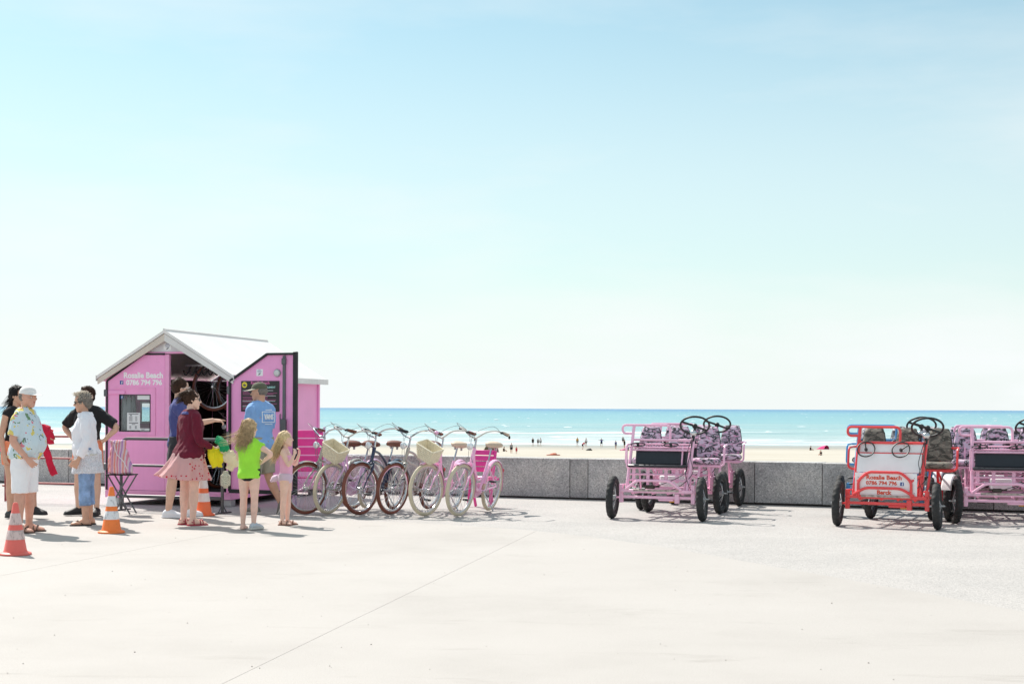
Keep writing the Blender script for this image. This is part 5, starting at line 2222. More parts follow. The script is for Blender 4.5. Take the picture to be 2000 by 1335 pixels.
def shirt(o, sk, material, name='shirt', u0=-.05, u1=.985, sleeve=.6, d=.014, ds=.016, flare=.0, vox=.009, wob=.006, hemdrop=0.0, fn=None):
    mb = MB()
    rings = []
    n = 16
    for i in range(n + 1):
        t = i / n
        u = u0 + (u1 - u0) * t
        rings.append(sk.ring(u, d + flare * (1 - t) ** 2 - (.006 if t > .97 else 0)))
    mb.rings(rings)
    if u1 > .9:
        yoke(mb, sk, d * .85)
    for k in 'rl':
        if sleeve > 0:
            p, r = sk.limb(sk.arm[k], ARM_R, 0, sleeve, d * .8, ds, n=12, k=sk.ka())
            c = (p[0] - p[1]).normalized()
            mb.tube([p[0] + c * .03] + p, [r[0] * .8] + r, 18)
        if u1 > .9:
            mb.ell(sk.arm[k][0], (.034 * sk.H * sk.ka() + d * .8,) * 3, seg=16, ring=10)
    return garment(o, name, mb, material, vox, wob, 3, fn=fn)


def trousers(o, sk, material, name='shorts', u1=.20, t1=.8, d=.012, dl=.03, vox=.010, wob=.006):
    mb = MB()
    mb.rings([sk.ring(-.2 + (u1 + .2) * i / 10, d) for i in range(11)])
    for k in 'rl':
        p, r = sk.limb(sk.leg[k], LEG_R, 0, t1, d, dl, n=14, k=sk.kl())
        mb.tube([p[0] + V((0, 0, .05 * sk.H))] + p, [r[0]] + r, 20)
    return garment(o, name, mb, material, vox, wob)


def shoes(o, sk, material, sole_mat, which='rl', high=.0):
    for k in which:
        rg, base, f, up, sd = foot_rings(sk, sk.leg[k][2], sk.leg[k][3], .007)
        mb = MB()
        mb.rings([[p + up * .012 for p in q] for q in rg])
        sh = mb.build('shoe', material, o, sharp=0)
        q = MB()
        H = sk.H
        rings = []
        for z in (0.0, .004, .020, .023):
            ins = .003 if z in (0.0, .023) else 0
            rr = []
            for (t, w) in ((-.045, .010), (-.036, .020), (-.01, .024), (.03, .0235), (.06, .028), (.085, .030), (.103, .024), (.113, .012)):
                rr.append((t, w))
            loop = [base + f * t * H + sd * (w * H + .006 - ins) + up * z for t, w in rr] + [base + f * t * H - sd * (w * H + .006 - ins) + up * z for t, w in rr[::-1]]
            rings.append(loop)
        q.rings(rings)
        q.build('sole', sole_mat, sh)


def sandals(o, sk, material, straps=((.055, .9), (.0, 1.0)), thong=False):
    H = sk.H
    for k in 'rl':
        rg, base, f, up, sd = foot_rings(sk, sk.leg[k][2], sk.leg[k][3], .002)
        q = MB()
        rr = ((-.045, .012), (-.036, .022), (-.01, .025), (.03, .0255), (.06, .029), (.085, .031), (.103, .025), (.115, .012))
        rings = []
        for z in (-.010, -.002, .004):
            rings.append([base + f * t * H + sd * (w * H + .003) + up * z for t, w in rr] + [base + f * t * H - sd * (w * H + .003) + up * z for t, w in rr[::-1]])
        q.rings(rings)
        so = q.build('sandal', material, o)
        st = MB()
        if thong:
            for s_ in (-1, 1):
                st.tube([base + f * .085 * H + up * .022 * H, base + f * .055 * H + sd * s_ * .012 * H + up * .034 * H, base + f * .02 * H + sd * s_ * .027 * H + up * .006 * H], .005, 6)
        else:
            for t, kk in straps:
                h = .050 if t < .02 else .036
                pts = []
                for i in range(9):
                    a = math.pi * i / 8
                    pts.append(base + f * t * H + sd * math.cos(a) * (.0265 * H) * kk + up * (math.sin(a) * h * H + .003))
                st.tube(pts, .0065, 6)
            st.tube([base - f * .01 * H + sd * .025 * H + up * .02 * H, base - f * .04 * H + up * .035 * H, base - f * .01 * H - sd * .025 * H + up * .02 * H], .006, 6)
        st.build('strap', material, so)


def hair_cap(o, sk, material, pieces, vox=.006, wob=.006, wscale=22):
    hh, X = sk.hh, sk.hm
    mb = MB()
    for c, r in pieces:
        q = MB()
        q.ell((0, 0, 0), [a * hh * 1.06 for a in r], seg=20, ring=12)
        mb.add([X @ (V(c) * hh + V(p)) for p in q.v], q.f)
    return garment(o, 'hair', mb, material, vox, wob, 1, wscale)


def fuzz(h, sk, material, n=220, length=.022, r=.0022):
    """short loose ends all over cropped hair"""
    def root():
        a, t = random.uniform(-2.4, 2.4), random.uniform(-.1, 1.45)
        return (.37 * math.sin(a) * math.cos(t), .075 + .425 * math.cos(a) * math.cos(t), .135 + .41 * math.sin(t))
    def tip(p):
        d = (p - sk.hm.translation).normalized()
        b = (d * .5 + V((random.uniform(-.7, .7), random.uniform(-.7, .7), random.uniform(-.4, .5)))).normalized()
        return p + d * length * .5, p + b * length * random.uniform(.7, 1.5)
    return strands(h, sk, material, n, root, tip, r=r, segs=4, wave=.003)


SHORT = [((0, .075, .135), (.352, .405, .395)), ((0, .20, -.05), (.30, .26, .26))]


def strands(parent, sk, material, n, root, tip, r=.0035, spread=.03, segs=7, wave=.012, name='hair_strands'):
    """root(i)->head point (in head heights), tip(i,rootpt)->vector (metres, local)"""
    mb = MB()
    hh, X = sk.hh, sk.hm
    for i in range(n):
        p = X @ (V(root()) * hh)
        mid, end = tip(p)
        ph = random.uniform(0, 6)
        pts = []
        for j in range(segs + 1):
            t = j / segs
            q = p * (1 - t) ** 2 + mid * 2 * t * (1 - t) + end * t * t
            pts.append(q + V((math.sin(ph + t * 7), math.cos(ph * 1.3 + t * 6), math.sin(ph * .7 + t * 5))) * wave * t)
        rr = [r * (1 - .85 * (j / segs)) * random.uniform(.8, 1.15) for j in range(segs + 1)]
        mb.tube(pts, rr, 4)
    return mb.build(name, material, parent, sharp=0)


def cap(o, sk, crown_mat, brim_mat, tilt=0):
    hh, X = sk.hh, sk.hm
    q = MB()
    rings = []
    for k in range(9):
        t = k / 8
        a = t * math.pi / 2
        z = .16 + .37 * math.sin(a)
        rr = math.cos(a) ** .75 if t < 1 else .02
        rings.append([X @ V((.362 * hh * rr * math.cos(b), .03 * hh + .435 * hh * rr * math.sin(b), z * hh)) for b in (2 * math.pi * i / 28 for i in range(28))])
    q.rings(rings)
    c = q.build('cap', crown_mat, o, sharp=60)
    q = MB()
    top, bot = [], []
    for i in range(15):
        a = math.pi + math.pi * (.04 + .92 * i / 14)
        inner = V((.355 * hh * math.cos(a), .03 * hh + .43 * hh * math.sin(a), .18 * hh))
        outer = V((.36 * hh * math.cos(a) * .98, .03 * hh + .43 * hh * math.sin(a) - .42 * hh * abs(math.sin(a)) ** .8, (.155 - .045 * abs(math.sin(a))) * hh + .02 * hh * (1 - abs(math.cos(a)))))
        top.append((inner, outer))
    vs, fs = [], []
    for inner, outer in top:
        vs += [X @ inner, X @ outer, X @ (outer - V((0, 0, .012 * hh))), X @ (inner - V((0, 0, .02 * hh)))]
    for i in range(14):
        a = i * 4
        for u, v in ((0, 1), (1, 2), (2, 3), (3, 0)):
            fs.append((a + u, a + v, a + 4 + v, a + 4 + u))
    q.add(vs, fs)
    q.build('brim', brim_mat, c, sharp=50)
    q = MB()
    q.ell(X @ V((0, .03 * hh, .535 * hh)), (.02 * hh,) * 3, seg=8, ring=6)
    q.build('button', crown_mat, c)
    return c


def cloth_lump(name, label, cat, loc, pieces, material, vox=.008, wob=.014, wscale=16, rotz=0.0, group=None):
    mb = MB()
    for pts, rr, fl in pieces:
        mb.tube(spline(pts, 5), [rr] * (5 * (len(pts) - 1) + 1) if not isinstance(rr, (list, tuple)) else [rr[min(len(rr) - 1, int(i / (5 * (len(pts) - 1) + 1) * len(rr)))] for i in range(5 * (len(pts) - 1) + 1)], 12, flat=((0, 1, 0), fl))
    SEED[0] += 1.1
    o = link(name, remesh(mb, name, material, vox, 2, wob, wscale, SEED[0]), None, loc, (0, 0, rotz))
    return tag(o, label, cat, group)


# ---- cloths
def m_floral():
    m, nt, p = new_mat('floral_shirt_cloth')
    tc = node(nt, 'TexCoord')
    base = (.60, .71, .77)
    prev = None
    col = node(nt, 'RGB')
    col.outputs[0].default_value = (*base, 1)
    last = col.outputs[0]
    for sc, thr, c, off in ((8.0, .15, (.16, .28, .15), 7.1), (7.0, .19, (.74, .60, .16), 0.0), (6.5, .13, (.72, .22, .28), 3.3), (6.0, .11, (.74, .40, .30), 5.2), (10.0, .09, (.10, .14, .13), 9.4), (7.0, .06, (.12, .06, .03), 0.0)):
        mp = node(nt, 'Mapping')
        mp.inputs['Location'].default_value = (off, off * .7, off * 1.3)
        nt.links.new(tc.outputs['Object'], mp.inputs[0])
        ns = node(nt, 'TexNoise', Scale=14.0, Detail=2.0)
        nt.links.new(mp.outputs[0], ns.inputs['Vector'])
        ad = node(nt, 'MixRGB', blend_type='ADD')
        ad.inputs[0].default_value = .20
        nt.links.new(mp.outputs[0], ad.inputs[1])
        nt.links.new(ns.outputs['Color'], ad.inputs[2])
        v = node(nt, 'TexVoronoi', Scale=sc)
        nt.links.new(ad.outputs[0], v.inputs['Vector'])
        lt = node(nt, 'Math', operation='LESS_THAN')
        lt.inputs[1].default_value = thr * 1.8
        nt.links.new(v.outputs['Distance'], lt.inputs[0])
        mx = node(nt, 'MixRGB')
        nt.links.new(lt.outputs[0], mx.inputs[0])
        nt.links.new(last, mx.inputs[1])
        mx.inputs[2].default_value = (*c, 1)
        last = mx.outputs[0]
    nt.links.new(last, p.inputs['Base Color'])
    p.inputs['Roughness'].default_value = .8
    return m


def m_dots():
    m, nt, p = new_mat('pink_dotted_skirt_cloth')
    tc = node(nt, 'TexCoord')
    v = node(nt, 'TexVoronoi', Scale=26.0)
    v.inputs['Randomness'].default_value = .6
    nt.links.new(tc.outputs['Object'], v.inputs['Vector'])
    lt = node(nt, 'Math', operation='LESS_THAN')
    lt.inputs[1].default_value = .30
    nt.links.new(v.outputs['Distance'], lt.inputs[0])
    # dotted scarf-like panel down one side and along the hem
    n = node(nt, 'TexNoise', Scale=2.4, Detail=1.0)
    nt.links.new(tc.outputs['Object'], n.inputs['Vector'])
    sx = node(nt, 'SeparateXYZ')
    nt.links.new(tc.outputs['Object'], sx.inputs[0])
    m1 = ramp(nt, n.outputs[0], [(.50, (0, 0, 0)), (.52, (1, 1, 1))])
    m2 = node(nt, 'Math', operation='LESS_THAN')
    m2.inputs[1].default_value = .60
    nt.links.new(sx.outputs['Z'], m2.inputs[0])
    mm = node(nt, 'Math', operation='MAXIMUM')
    nt.links.new(m1.outputs[0], mm.inputs[0])
    nt.links.new(m2.outputs[0], mm.inputs[1])
    mu = node(nt, 'Math', operation='MULTIPLY')
    nt.links.new(lt.outputs[0], mu.inputs[0])
    nt.links.new(mm.outputs[0], mu.inputs[1])
    mx = node(nt, 'MixRGB')
    nt.links.new(mu.outputs[0], mx.inputs[0])
    mx.inputs[1].default_value = (.82, .52, .52, 1)
    mx.inputs[2].default_value = (.66, .03, .07, 1)
    nt.links.new(mx.outputs[0], p.inputs['Base Color'])
    p.inputs['Roughness'].default_value = .8
    # thin cloth: some of the light comes through
    out = nt.nodes['Material Output']
    tl = node(nt, 'BsdfTranslucent')
    nt.links.new(mx.outputs[0], tl.inputs[0])
    ms = node(nt, 'MixShader')
    ms.inputs[0].default_value = .35
    nt.links.new(p.outputs[0], ms.inputs[1])
    nt.links.new(tl.outputs[0], ms.inputs[2])
    nt.links.new(ms.outputs[0], out.inputs['Surface'])
    return m


def m_stripe(name, cols, scale, axis='X', noise=.0):
    m, nt, p = new_mat(name)
    tc = node(nt, 'TexCoord')
    sx = node(nt, 'SeparateXYZ')
    nt.links.new(tc.outputs['Object'], sx.inputs[0])
    mu = node(nt, 'Math', operation='MULTIPLY')
    mu.inputs[1].default_value = scale
    nt.links.new(sx.outputs[axis], mu.inputs[0])
    fr = node(nt, 'Math', operation='FRACT')
    nt.links.new(mu.outputs[0], fr.inputs[0])
    r = ramp(nt, fr.outputs[0], [(i / len(cols), c) for i, c in enumerate(cols)], 'CONSTANT')
    nt.links.new(r.outputs[0], p.inputs['Base Color'])
    p.inputs['Roughness'].default_value = .8
    return m


cloth = lambda n, c, v=.10, b=.25, bs=70: mat(n, c, .85, var=v, scale=7, bump=b, bscale=bs, sheen=.1, spec=.2)
NAVY_TEE = cloth('navy_jersey', (.075, .085, .25))
MAROON = cloth('maroon_knit', (.15, .012, .032), .15, .5, 160)
BLUE_TEE = cloth('sky_blue_jersey', (.24, .43, .76))
BLACK_TEE = cloth('black_jersey', (.018, .018, .02))
WHITE_D = cloth('white_denim', (.86, .85, .90), .04)
WHITE_C = cloth('white_cotton', (.88, .87, .90), .04)
JEANS = cloth('blue_denim', (.24, .36, .58), .45, .3, 120)
DARK_DENIM = cloth('charcoal_denim', (.035, .036, .042), .4)
LIME = cloth('lime_lycra', (.36, .80, .06), .06, .1)
PALE_PINK = cloth('pale_pink_lycra', (.84, .42, .60), .08, .1)
CORAL = cloth('coral_cotton', (.82, .25, .13))
KHAKI = cloth('khaki_cotton', (.36, .33, .26))
FLORAL = m_floral()
DOTS = m_dots()
LACE = mat('grey_lace', (.68, .68, .73), .9, var=.35, scale=90, bump=.6, bscale=120)
OLIVE = cloth('olive_cap_cloth', (.12, .125, .085))
CREAM_C = cloth('cream_cap_cloth', (.72, .69, .56))
SHOE_B = mat('black_shoe', (.02, .02, .022), .6)
SHOE_W = mat('white_shoe', (.80, .80, .84), .5)
SHOE_G = mat('grey_canvas_shoe', (.20, .19, .17), .8)
SOLE_W = mat('pale_sole', (.62, .60, .56), .7)
BR_LEA = mat('brown_sandal', (.085, .05, .04), .6)
RED_LEA = mat('red_sandal', (.42, .03, .06), .5)
SUNG = mat('dark_sunglass', (.012, .012, .014), .12)
H_BLACK = mat('black_hair', (.012, .010, .010), .6, var=.3, scale=40, spec=.2)
H_BROWN = mat('brown_hair', (.042, .019, .011), .6, var=.35, scale=40, spec=.2)
H_GREY = mat('grey_hair', (.19, .17, .15), .6, var=.3, scale=40, spec=.2)
H_BLOND = mat('blond_hair', (.62, .46, .27), .6, var=.3, scale=40, spec=.2)
H_SAND = mat('sandy_hair', (.46, .33, .19), .6, var=.35, scale=40, spec=.2)
H_PALE = mat('pale_blond_hair', (.66, .58, .48), .6, var=.2, scale=40, spec=.2)
S_TAN = (.60, .345, .24)
S_RED = (.64, .35, .26)
S_MID = (.68, .43, .32)
S_FAIR = (.82, .53, .43)
SK_TAN, SK_RED, SK_MID, SK_FAIR = (skin_mat('skin_tan', S_TAN), skin_mat('skin_ruddy', S_RED), skin_mat('skin_medium', S_MID), skin_mat('skin_fair', S_FAIR))
QUEUE = 'people queueing at the hut'


def wind(rotz, v):
    """a world direction seen in a person's own frame"""
    return M.Rotation(-rotz, 3, 'Z') @ V(v)


def place(o, p):
    return o.matrix_basis @ V(p)


random.seed(11)
# 1. man in floral shirt, facing right, thumb in pocket
rz = R(86)
sk = Skeleton(1.64, 'm', lean=2, belly=.075, arm_r=((-.28, .16, -1), (.14, -.62, -.78), (.10, -.66, -.74), (-1, .0, 0)), arm_l=((.22, .1, -1), (-.02, -.10, -1)), leg_r=((-.04, .03, -1), (0, .02, -1)), leg_l=((.05, -.05, -1), (0, .03, -1)), head=(-20, 2, 0), thick=1.03)
o = make_body('man in pale blue floral shirt, white cap and white shorts, hand on hip', (-5.48, 16.0, .016), rz, sk, SK_RED, curl=(.5, .6), group=QUEUE)
shirt(o, sk, FLORAL, u0=-.12, sleeve=.80, d=.020, ds=.030, flare=.012, wob=.012)
trousers(o, sk, WHITE_C, 'shorts', .12, 1.08, .014, .034, wob=.010)
sandals(o, sk, BR_LEA, ((.06, 1.0), (.035, 1.0), (.0, 1.0)))
hair_cap(o, sk, H_GREY, [((0, .14, .02), (.345, .32, .26))])
cap(o, sk, cloth('white_cap_cloth', (.80, .78, .76)), cloth('white_cap_cloth', (.80, .78, .76)))
face_parts(sk, o, S_RED, H_GREY)

# 2. dark-haired woman behind him
rz = R(62)
sk = Skeleton(1.67, 'f', lean=2, arm_r=((-.2, .15, -1), (-.05, -.3, -1)), arm_l=((.15, -.35, -.9), (-.05, -1, -.05), (-.05, -1, -.1), (0, 0, 1)), leg_r=((-.03, -.06, -1), (0, .02, -1)), leg_l=((.03, -.42, -1), (0, -.16, -1)), head=(8, 0, 0))
o = make_body('dark-haired woman in sunglasses standing half hidden behind the man in the white cap', (-6.28, 18.0, .016), rz, sk, SK_TAN, group=QUEUE)
shirt(o, sk, BLACK_TEE, 'vest_top', u0=.0, sleeve=0, d=.010, u1=.93)
trousers(o, sk, CORAL, 'shorts', .16, .52, .012, .022)
shoes(o, sk, SHOE_B, SHOE_B)
h = hair_cap(o, sk, H_BLACK, [((0, .085, .125), (.365, .42, .40)), ((0, .30, -.04), (.26, .22, .28)), ((0, .42, -.28), (.13, .13, .24)), ((0, .44, -.5), (.09, .09, .2))], wob=.010)
wv = wind(rz, (-1, -.2, .1))
strands(h, sk, H_BLACK, 60, lambda: (random.uniform(-.2, .2), .35 + random.uniform(0, .12), random.uniform(-.5, .2)), lambda p: (p + V((0, .02, -.06)) + wv * .03, p + V((0, .03, -.16)) + wv * random.uniform(.04, .12)))
fuzz(h, sk, H_BLACK, 200, .022, .0018)
face_parts(sk, o, S_TAN, H_BLACK, SUNG)
RED_JKT = cloth('red_jacket_cloth', (.62, .018, .055), .2)
hp = place(o, sk.arm['l'][2])
cloth_lump('red_jacket', 'bright red jacket slung over the dark-haired woman\'s arm', 'jacket', (hp.x - .03, hp.y, 0), [
    ([(-.10, 0, hp.z + .04), (0, -.02, hp.z + .065), (.10, 0, hp.z + .02)], [.07, .085, .06], .8),
    ([(.02, -.06, hp.z + .05), (.09, -.06, hp.z - .0), (.10, -.05, hp.z - .10)], [.055, .06, .045], .6),
    ([(-.02, .0, hp.z - .02), (.03, -.02, hp.z - .18), (.08, -.02, hp.z - .34), (.14, -.01, hp.z - .50)], [.05, .045, .045, .05], .35)], RED_JKT)
sh2 = place(o, sk.arm['l'][0])
bag2 = cloth_lump('pink_bag', 'pink patterned beach bag hanging at the far left by the red barrier', 'bag', (-6.62, 18.3, 0), [
    ([(-.02, 0, 1.06), (0, 0, .98), (.02, 0, .90), (.04, 0, .84)], [.05, .075, .085, .07], .5)], mat('pink_print_cloth', (.75, .22, .33), .8, var=.5, scale=60), wob=.006)
q = MB()
sl2 = sh2 - V((-6.62, 18.3, 0))
q.tube(spline([(-.03, 0, 1.07), sl2 * .5 + V((-.02, 0, .60)), sl2 + V((-.03, .03, .055)), sl2 + V((.03, -.02, .045)), sl2 * .5 + V((.04, .02, .54)), (.03, 0, 1.05)], 6), .008, 6)
q.build('strap', RED_JKT, bag2)

# 3. woman in white jacket facing left
rz = R(-80)
sk = Skeleton(1.585, 'f', lean=4, belly=.03, arm_l=((.34, .16, -1), (.02, -.42, -.90), (0, -.5, -.85), (1, 0, .2)), arm_r=((-.2, .0, -1), (0, -.5, -.8)), leg_r=((-.03, .02, -1), (0, .05, -1)), leg_l=((.04, -.03, -1), (0, .03, -1)), head=(2, 8, 0), thick=1.05)
o = make_body('blonde woman in white denim jacket, sunglasses and rolled jeans facing left', (-5.08, 17.0, .016), rz, sk, SK_TAN, curl=(.5, .9), group=QUEUE)
trousers(o, sk, JEANS, 'jeans', .10, 1.55, .006, .013, wob=.007)
for k in 'rl':
    p, r = sk.limb(sk.leg[k], LEG_R, 1.46, 1.58, .018, .020, n=4)
    q = MB()
    q.tube(p, r, 18)
    garment(o, 'rolled_cuff', q, JEANS, .009, .003)
mb = MB()
mb.rings([sk.ring(max(u, -.10), .022 + .038 * (1 - (u + .48) / .58) ** 1.3, shift=(0, 0, (u - max(u, -.10)) * sk.span)) for u in [-.48 + .58 * i / 10 for i in range(11)]])
garment(o, 'lace_tunic', mb, LACE, .009, .014, 2, 18)
shirt(o, sk, WHITE_D, 'jacket', u0=-.03, sleeve=1.86, d=.020, ds=.016, wob=.016, flare=.010)
mb = MB()
mb.rings([sk.ring(u, .030) for u in (-.04, -.01, .015)])
garment(o, 'jacket_hem', mb, mat('stitched_hem', (.62, .60, .56), .9, var=.4, scale=120), .008, .002)
mb = MB()
X = sk.hm
mb.rings([sk.ring(u, d_) for u, d_ in ((.95, .030), (1.0, .032), (1.035, .034), (1.06, .030))])
garment(o, 'collar', mb, WHITE_D, .008, .003)
sandals(o, sk, mat('black_flip_flop', (.03, .027, .026), .6), thong=True)
h = hair_cap(o, sk, H_GREY, [((0, .085, .125), (.365, .42, .40)), ((0, .26, -.08), (.28, .24, .30))], wob=.012)
wv = wind(rz, (-1, -.1, .15))
strands(h, sk, H_PALE, 170, lambda: (random.uniform(-.28, .28), random.uniform(-.28, .3), .36 + random.uniform(0, .14)), lambda p: (p + V((0, 0, .025)) + wv * .03, p + V((0, 0, -.01)) + wv * random.uniform(.015, .045)), r=.004, wave=.012)
fuzz(h, sk, H_PALE, 200, .022, .003)
face_parts(sk, o, S_TAN, H_GREY, SUNG)

# 4. boy in black tee behind her, hands on hips
rz = R(-14)
sk = Skeleton(1.67, 'm', arm_r=((-.80, .22, -.62), (.62, -.14, -.62), (.8, -.3, -.4), (-.3, .5, .6)), arm_l=((.80, .22, -.62), (-.62, -.14, -.62), (-.8, -.3, -.4), (.3, .5, .6)), leg_r=((-.11, 0, -1), (-.02, .03, -1)), leg_l=((.09, 0, -1), (0, .03, -1)), foot_r=(-.7, -.8, 0), foot_l=(.3, -1, 0), head=(-10, 0, 0), thick=.94)
o = make_body('young man in black T-shirt with both hands on his hips behind the white jacket', (-5.50, 18.45, .016), rz, sk, SK_MID, curl=(.6, .6), group=QUEUE)
shirt(o, sk, BLACK_TEE, u0=-.06, sleeve=.82, d=.018, ds=.026, wob=.012)
trousers(o, sk, CORAL, 'shorts', .10, .72, .014, .034)
shoes(o, sk, SHOE_B, SHOE_B)
fuzz(hair_cap(o, sk, H_BROWN, SHORT + [((0, -.1, .42), (.26, .26, .14))], wob=.012), sk, H_BROWN, 260, .016)
face_parts(sk, o, S_MID, H_BROWN)

# 5. man in navy tee pointing into the hut
rz = R(98)
sk = Skeleton(1.80, 'm', arm_r=((-.28, -.60, -.62), (.22, -1, .20), (.2, -1, -.05), (-.3, 0, 1)), arm_l=((.2, .1, -1), (0, -.35, -.9)), leg_r=((-.03, .16, -1), (0, .12, -1)), leg_l=((.03, -.20, -1), (0, -.02, -1)), head=(14, 0, 0), foot_r=(-.25, -1, 0))
o = make_body('tall man in navy T-shirt and glasses pointing into the hut', (-4.27, 18.25, .010), rz, sk, SK_MID, curl=(.9, .6), point='r', group=QUEUE)
shirt(o, sk, NAVY_TEE, u0=-.08, sleeve=.78, d=.014, ds=.022, wob=.012)
trousers(o, sk, DARK_DENIM, 'shorts', .05, .98, .014, .030)
shoes(o, sk, SHOE_W, SHOE_W)
fuzz(hair_cap(o, sk, H_BROWN, [((0, .075, .13), (.345, .40, .385)), ((0, .20, -.05), (.30, .25, .22))], wob=.004), sk, H_BROWN, 260, .014)
face_parts(sk, o, S_MID, H_BROWN, None)
q = MB()
X, hh = sk.hm, sk.hh
for sg in (-1, 1):
    q.tube([X @ V((sg * .145 * hh + .10 * hh * math.cos(a), -.405 * hh, .01 * hh + .07 * hh * math.sin(a))) for a in (2 * math.pi * i / 14 for i in range(14))], .010 * hh, 5, closed=True)
    q.tube([X @ V((sg * .245 * hh, -.39 * hh, .03 * hh)), X @ V((sg * .35 * hh, -.2 * hh, .03 * hh)), X @ V((sg * .37 * hh, .03 * hh, .02 * hh))], .011 * hh, 5)
q.tube([X @ V((-.045 * hh, -.41 * hh, .02 * hh)), X @ V((.045 * hh, -.41 * hh, .02 * hh))], .009 * hh, 5)
q.build('glasses', CHROME, o)
# small tattoo
p, r = sk.limb(sk.leg['r'], LEG_R, 1.35, 1.7, .0008, .0008, n=4)

# 6. woman in maroon cardigan and blown pink skirt
rz = R(132)
sk = Skeleton(1.62, 'f', lean=1, arm_r=((-.25, -.02, -1), (-.02, -.85, -.38), (0, -.9, -.3), (-1, 0, .2)), arm_l=((.25, .05, -1), (-.1, -.7, -.5)), leg_r=((-.02, -.02, -1), (0, .04, -1)), leg_l=((.03, .03, -1), (0, .04, -1)), head=(-22, 2, 0), thick=1.0)
o = make_body('woman in maroon cardigan with hair in a bun and wind-blown pink skirt', (-3.86, 17.05, .016), rz, sk, SK_FAIR, curl=(.9, .7), group=QUEUE)
wl = wind(rz, (-1, 0, 0))


def blow(p):
    k = max(0.0, min(1.0, (.93 - p.z) / .42))
    sd = max(0.0, p.dot(wl) + .02)
    q = p + wl * (k ** 1.5) * min(sd, .15) * 1.0
    q.z += (k ** 2) * sd * .22
    ang = math.atan2(p.x, p.y)
    return q + V((p.x, p.y, 0)).normalized() * (.022 * k * math.sin(ang * 9 + p.z * 6) + .012 * k * math.sin(ang * 17 + 1))


mb = MB()
rings = []
for i in range(15):
    t = i / 14
    u_ = .12 - .80 * t
    rings.append(sk.ring(max(u_, -.08), .024 + .080 * t ** 1.1, 40, 1.0, 1.0 + .10 * t, (0, 0, (u_ - max(u_, -.08)) * sk.span)))
mb.rings(rings)
garment(o, 'skirt', mb, DOTS, .010, .006, 2, fn=blow)
shirt(o, sk, MAROON, 'cardigan', u0=-.20, sleeve=1.80, d=.020, ds=.014, flare=.045, wob=.011)
mb = MB()
mb.rings([sk.ring(u, .030) for u in (.955, .99, 1.03)])
garment(o, 'collar', mb, NAVY_TEE, .008, .002)
sandals(o, sk, RED_LEA, ((.07, 1.0), (.05, 1.05), (.0, 1.0)))
h = hair_cap(o, sk, H_BROWN, [((0, .085, .125), (.36, .415, .40)), ((0, .25, -.02), (.27, .23, .24)), ((0, .36, .28), (.17, .17, .17))], wob=.012)
wv = wind(rz, (-1, -.1, .0))
strands(h, sk, H_BROWN, 90, lambda: (random.uniform(-.15, .15), .40 + random.uniform(-.05, .12), random.uniform(-.1, .4)), lambda p: (p + V((0, .0, .0)) + wv * .05, p + V((0, 0, -.05)) + wv * random.uniform(.05, .11)), r=.003, wave=.015)
fuzz(h, sk, H_BROWN, 240, .022, .0018)
face_parts(sk, o, S_FAIR, H_BROWN, SUNG)
q = MB()
p, r = sk.limb(sk.leg['r'], LEG_R, 1.55, 1.75, .0015, .0015, n=4)
hp = place(o, sk.arm['r'][2])
hx, hy, hz = hp.x + .04, hp.y - .03, hp.z
cloth_lump('yellow_top', 'crumpled bright yellow top held under the maroon cardigan\'s sleeve', 'clothing', (hx - .03, hy, 0), [
    ([(-.06, 0, hz + .02), (-.03, -.03, hz - .09), (0, -.03, hz - .22)], [.045, .052, .04], .6), ([(.02, 0, hz), (.05, -.02, hz - .10), (.06, 0, hz - .22)], [.04, .05, .03], .5)], cloth('yellow_cloth', (.80, .66, .02)), wob=.009)
cloth_lump('green_towel', 'rolled emerald green cloth held above the yellow top', 'towel', (hx + .02, hy - .02, 0), [
    ([(-.03, 0, hz + .12), (.03, -.03, hz + .08), (.05, -.03, hz - .02)], [.05, .055, .045], .8), ([(0, .02, hz + .10), (.07, .0, hz + .06), (.08, 0, hz - .03)], [.04, .04, .035], .8)], cloth('emerald_cloth', (.015, .32, .13)), wob=.018, wscale=20)
cloth_lump('cream_sun_hat', 'cream cloth sun hat dangling from the woman\'s hand', 'hat', (hx + .08, hy, 0), [
    ([(.0, 0, hz + .0), (.05, -.01, hz - .08), (.09, 0, hz - .16), (.05, 0, hz - .25)], [.05, .085, .09, .05], .45)], cloth('cream_hat_cloth', (.78, .66, .47)), wob=.008)
cloth_lump('speckled_pouch', 'small speckled grey drawstring pouch hanging below the sun hat', 'pouch', (hx + .10, hy - .03, 0), [
    ([(.0, 0, hz - .26), (.0, 0, hz - .33), (0, 0, hz - .42), (0, 0, hz - .47)], [.035, .06, .06, .03], .6)], mat('speckled_cloth', (.52, .49, .40), .9, var=.5, scale=90), wob=.004)

# 7. girl in lime top, back to us
rz = R(168)
sk = Skeleton(1.28, 'c', arm_r=((-.92, .12, -.52), (.62, -.30, -.42), (.85, -.3, -.3), (0, 1, .2)), arm_l=((.30, -.35, -.75), (-.55, -.25, .85), (-.5, -.1, .9), (.4, .6, 0)), leg_r=((-.02, 0, -1), (.02, .02, -1)), leg_l=((.03, .0, -1), (.02, .02, -1)), head=(-14, 0, 0), foot_r=(-.4, -1, 0), foot_l=(.1, -1, 0))
o = make_body('long-haired girl in lime green swim top seen from behind', (-3.03, 16.42, .012), rz, sk, SK_FAIR, vox=.0055, group=QUEUE)
shirt(o, sk, LIME, 'swim_top', u0=-.12, sleeve=.34, d=.016, ds=.020, vox=.008, wob=.009, flare=.012)
trousers(o, sk, BLACK_TEE, 'swim_briefs', -.02, .09, .006, .006, wob=.0)
shoes(o, sk, mat('silver_shoe', (.55, .58, .62), .35, .5), SOLE_W, 'r')
sandals_k = None
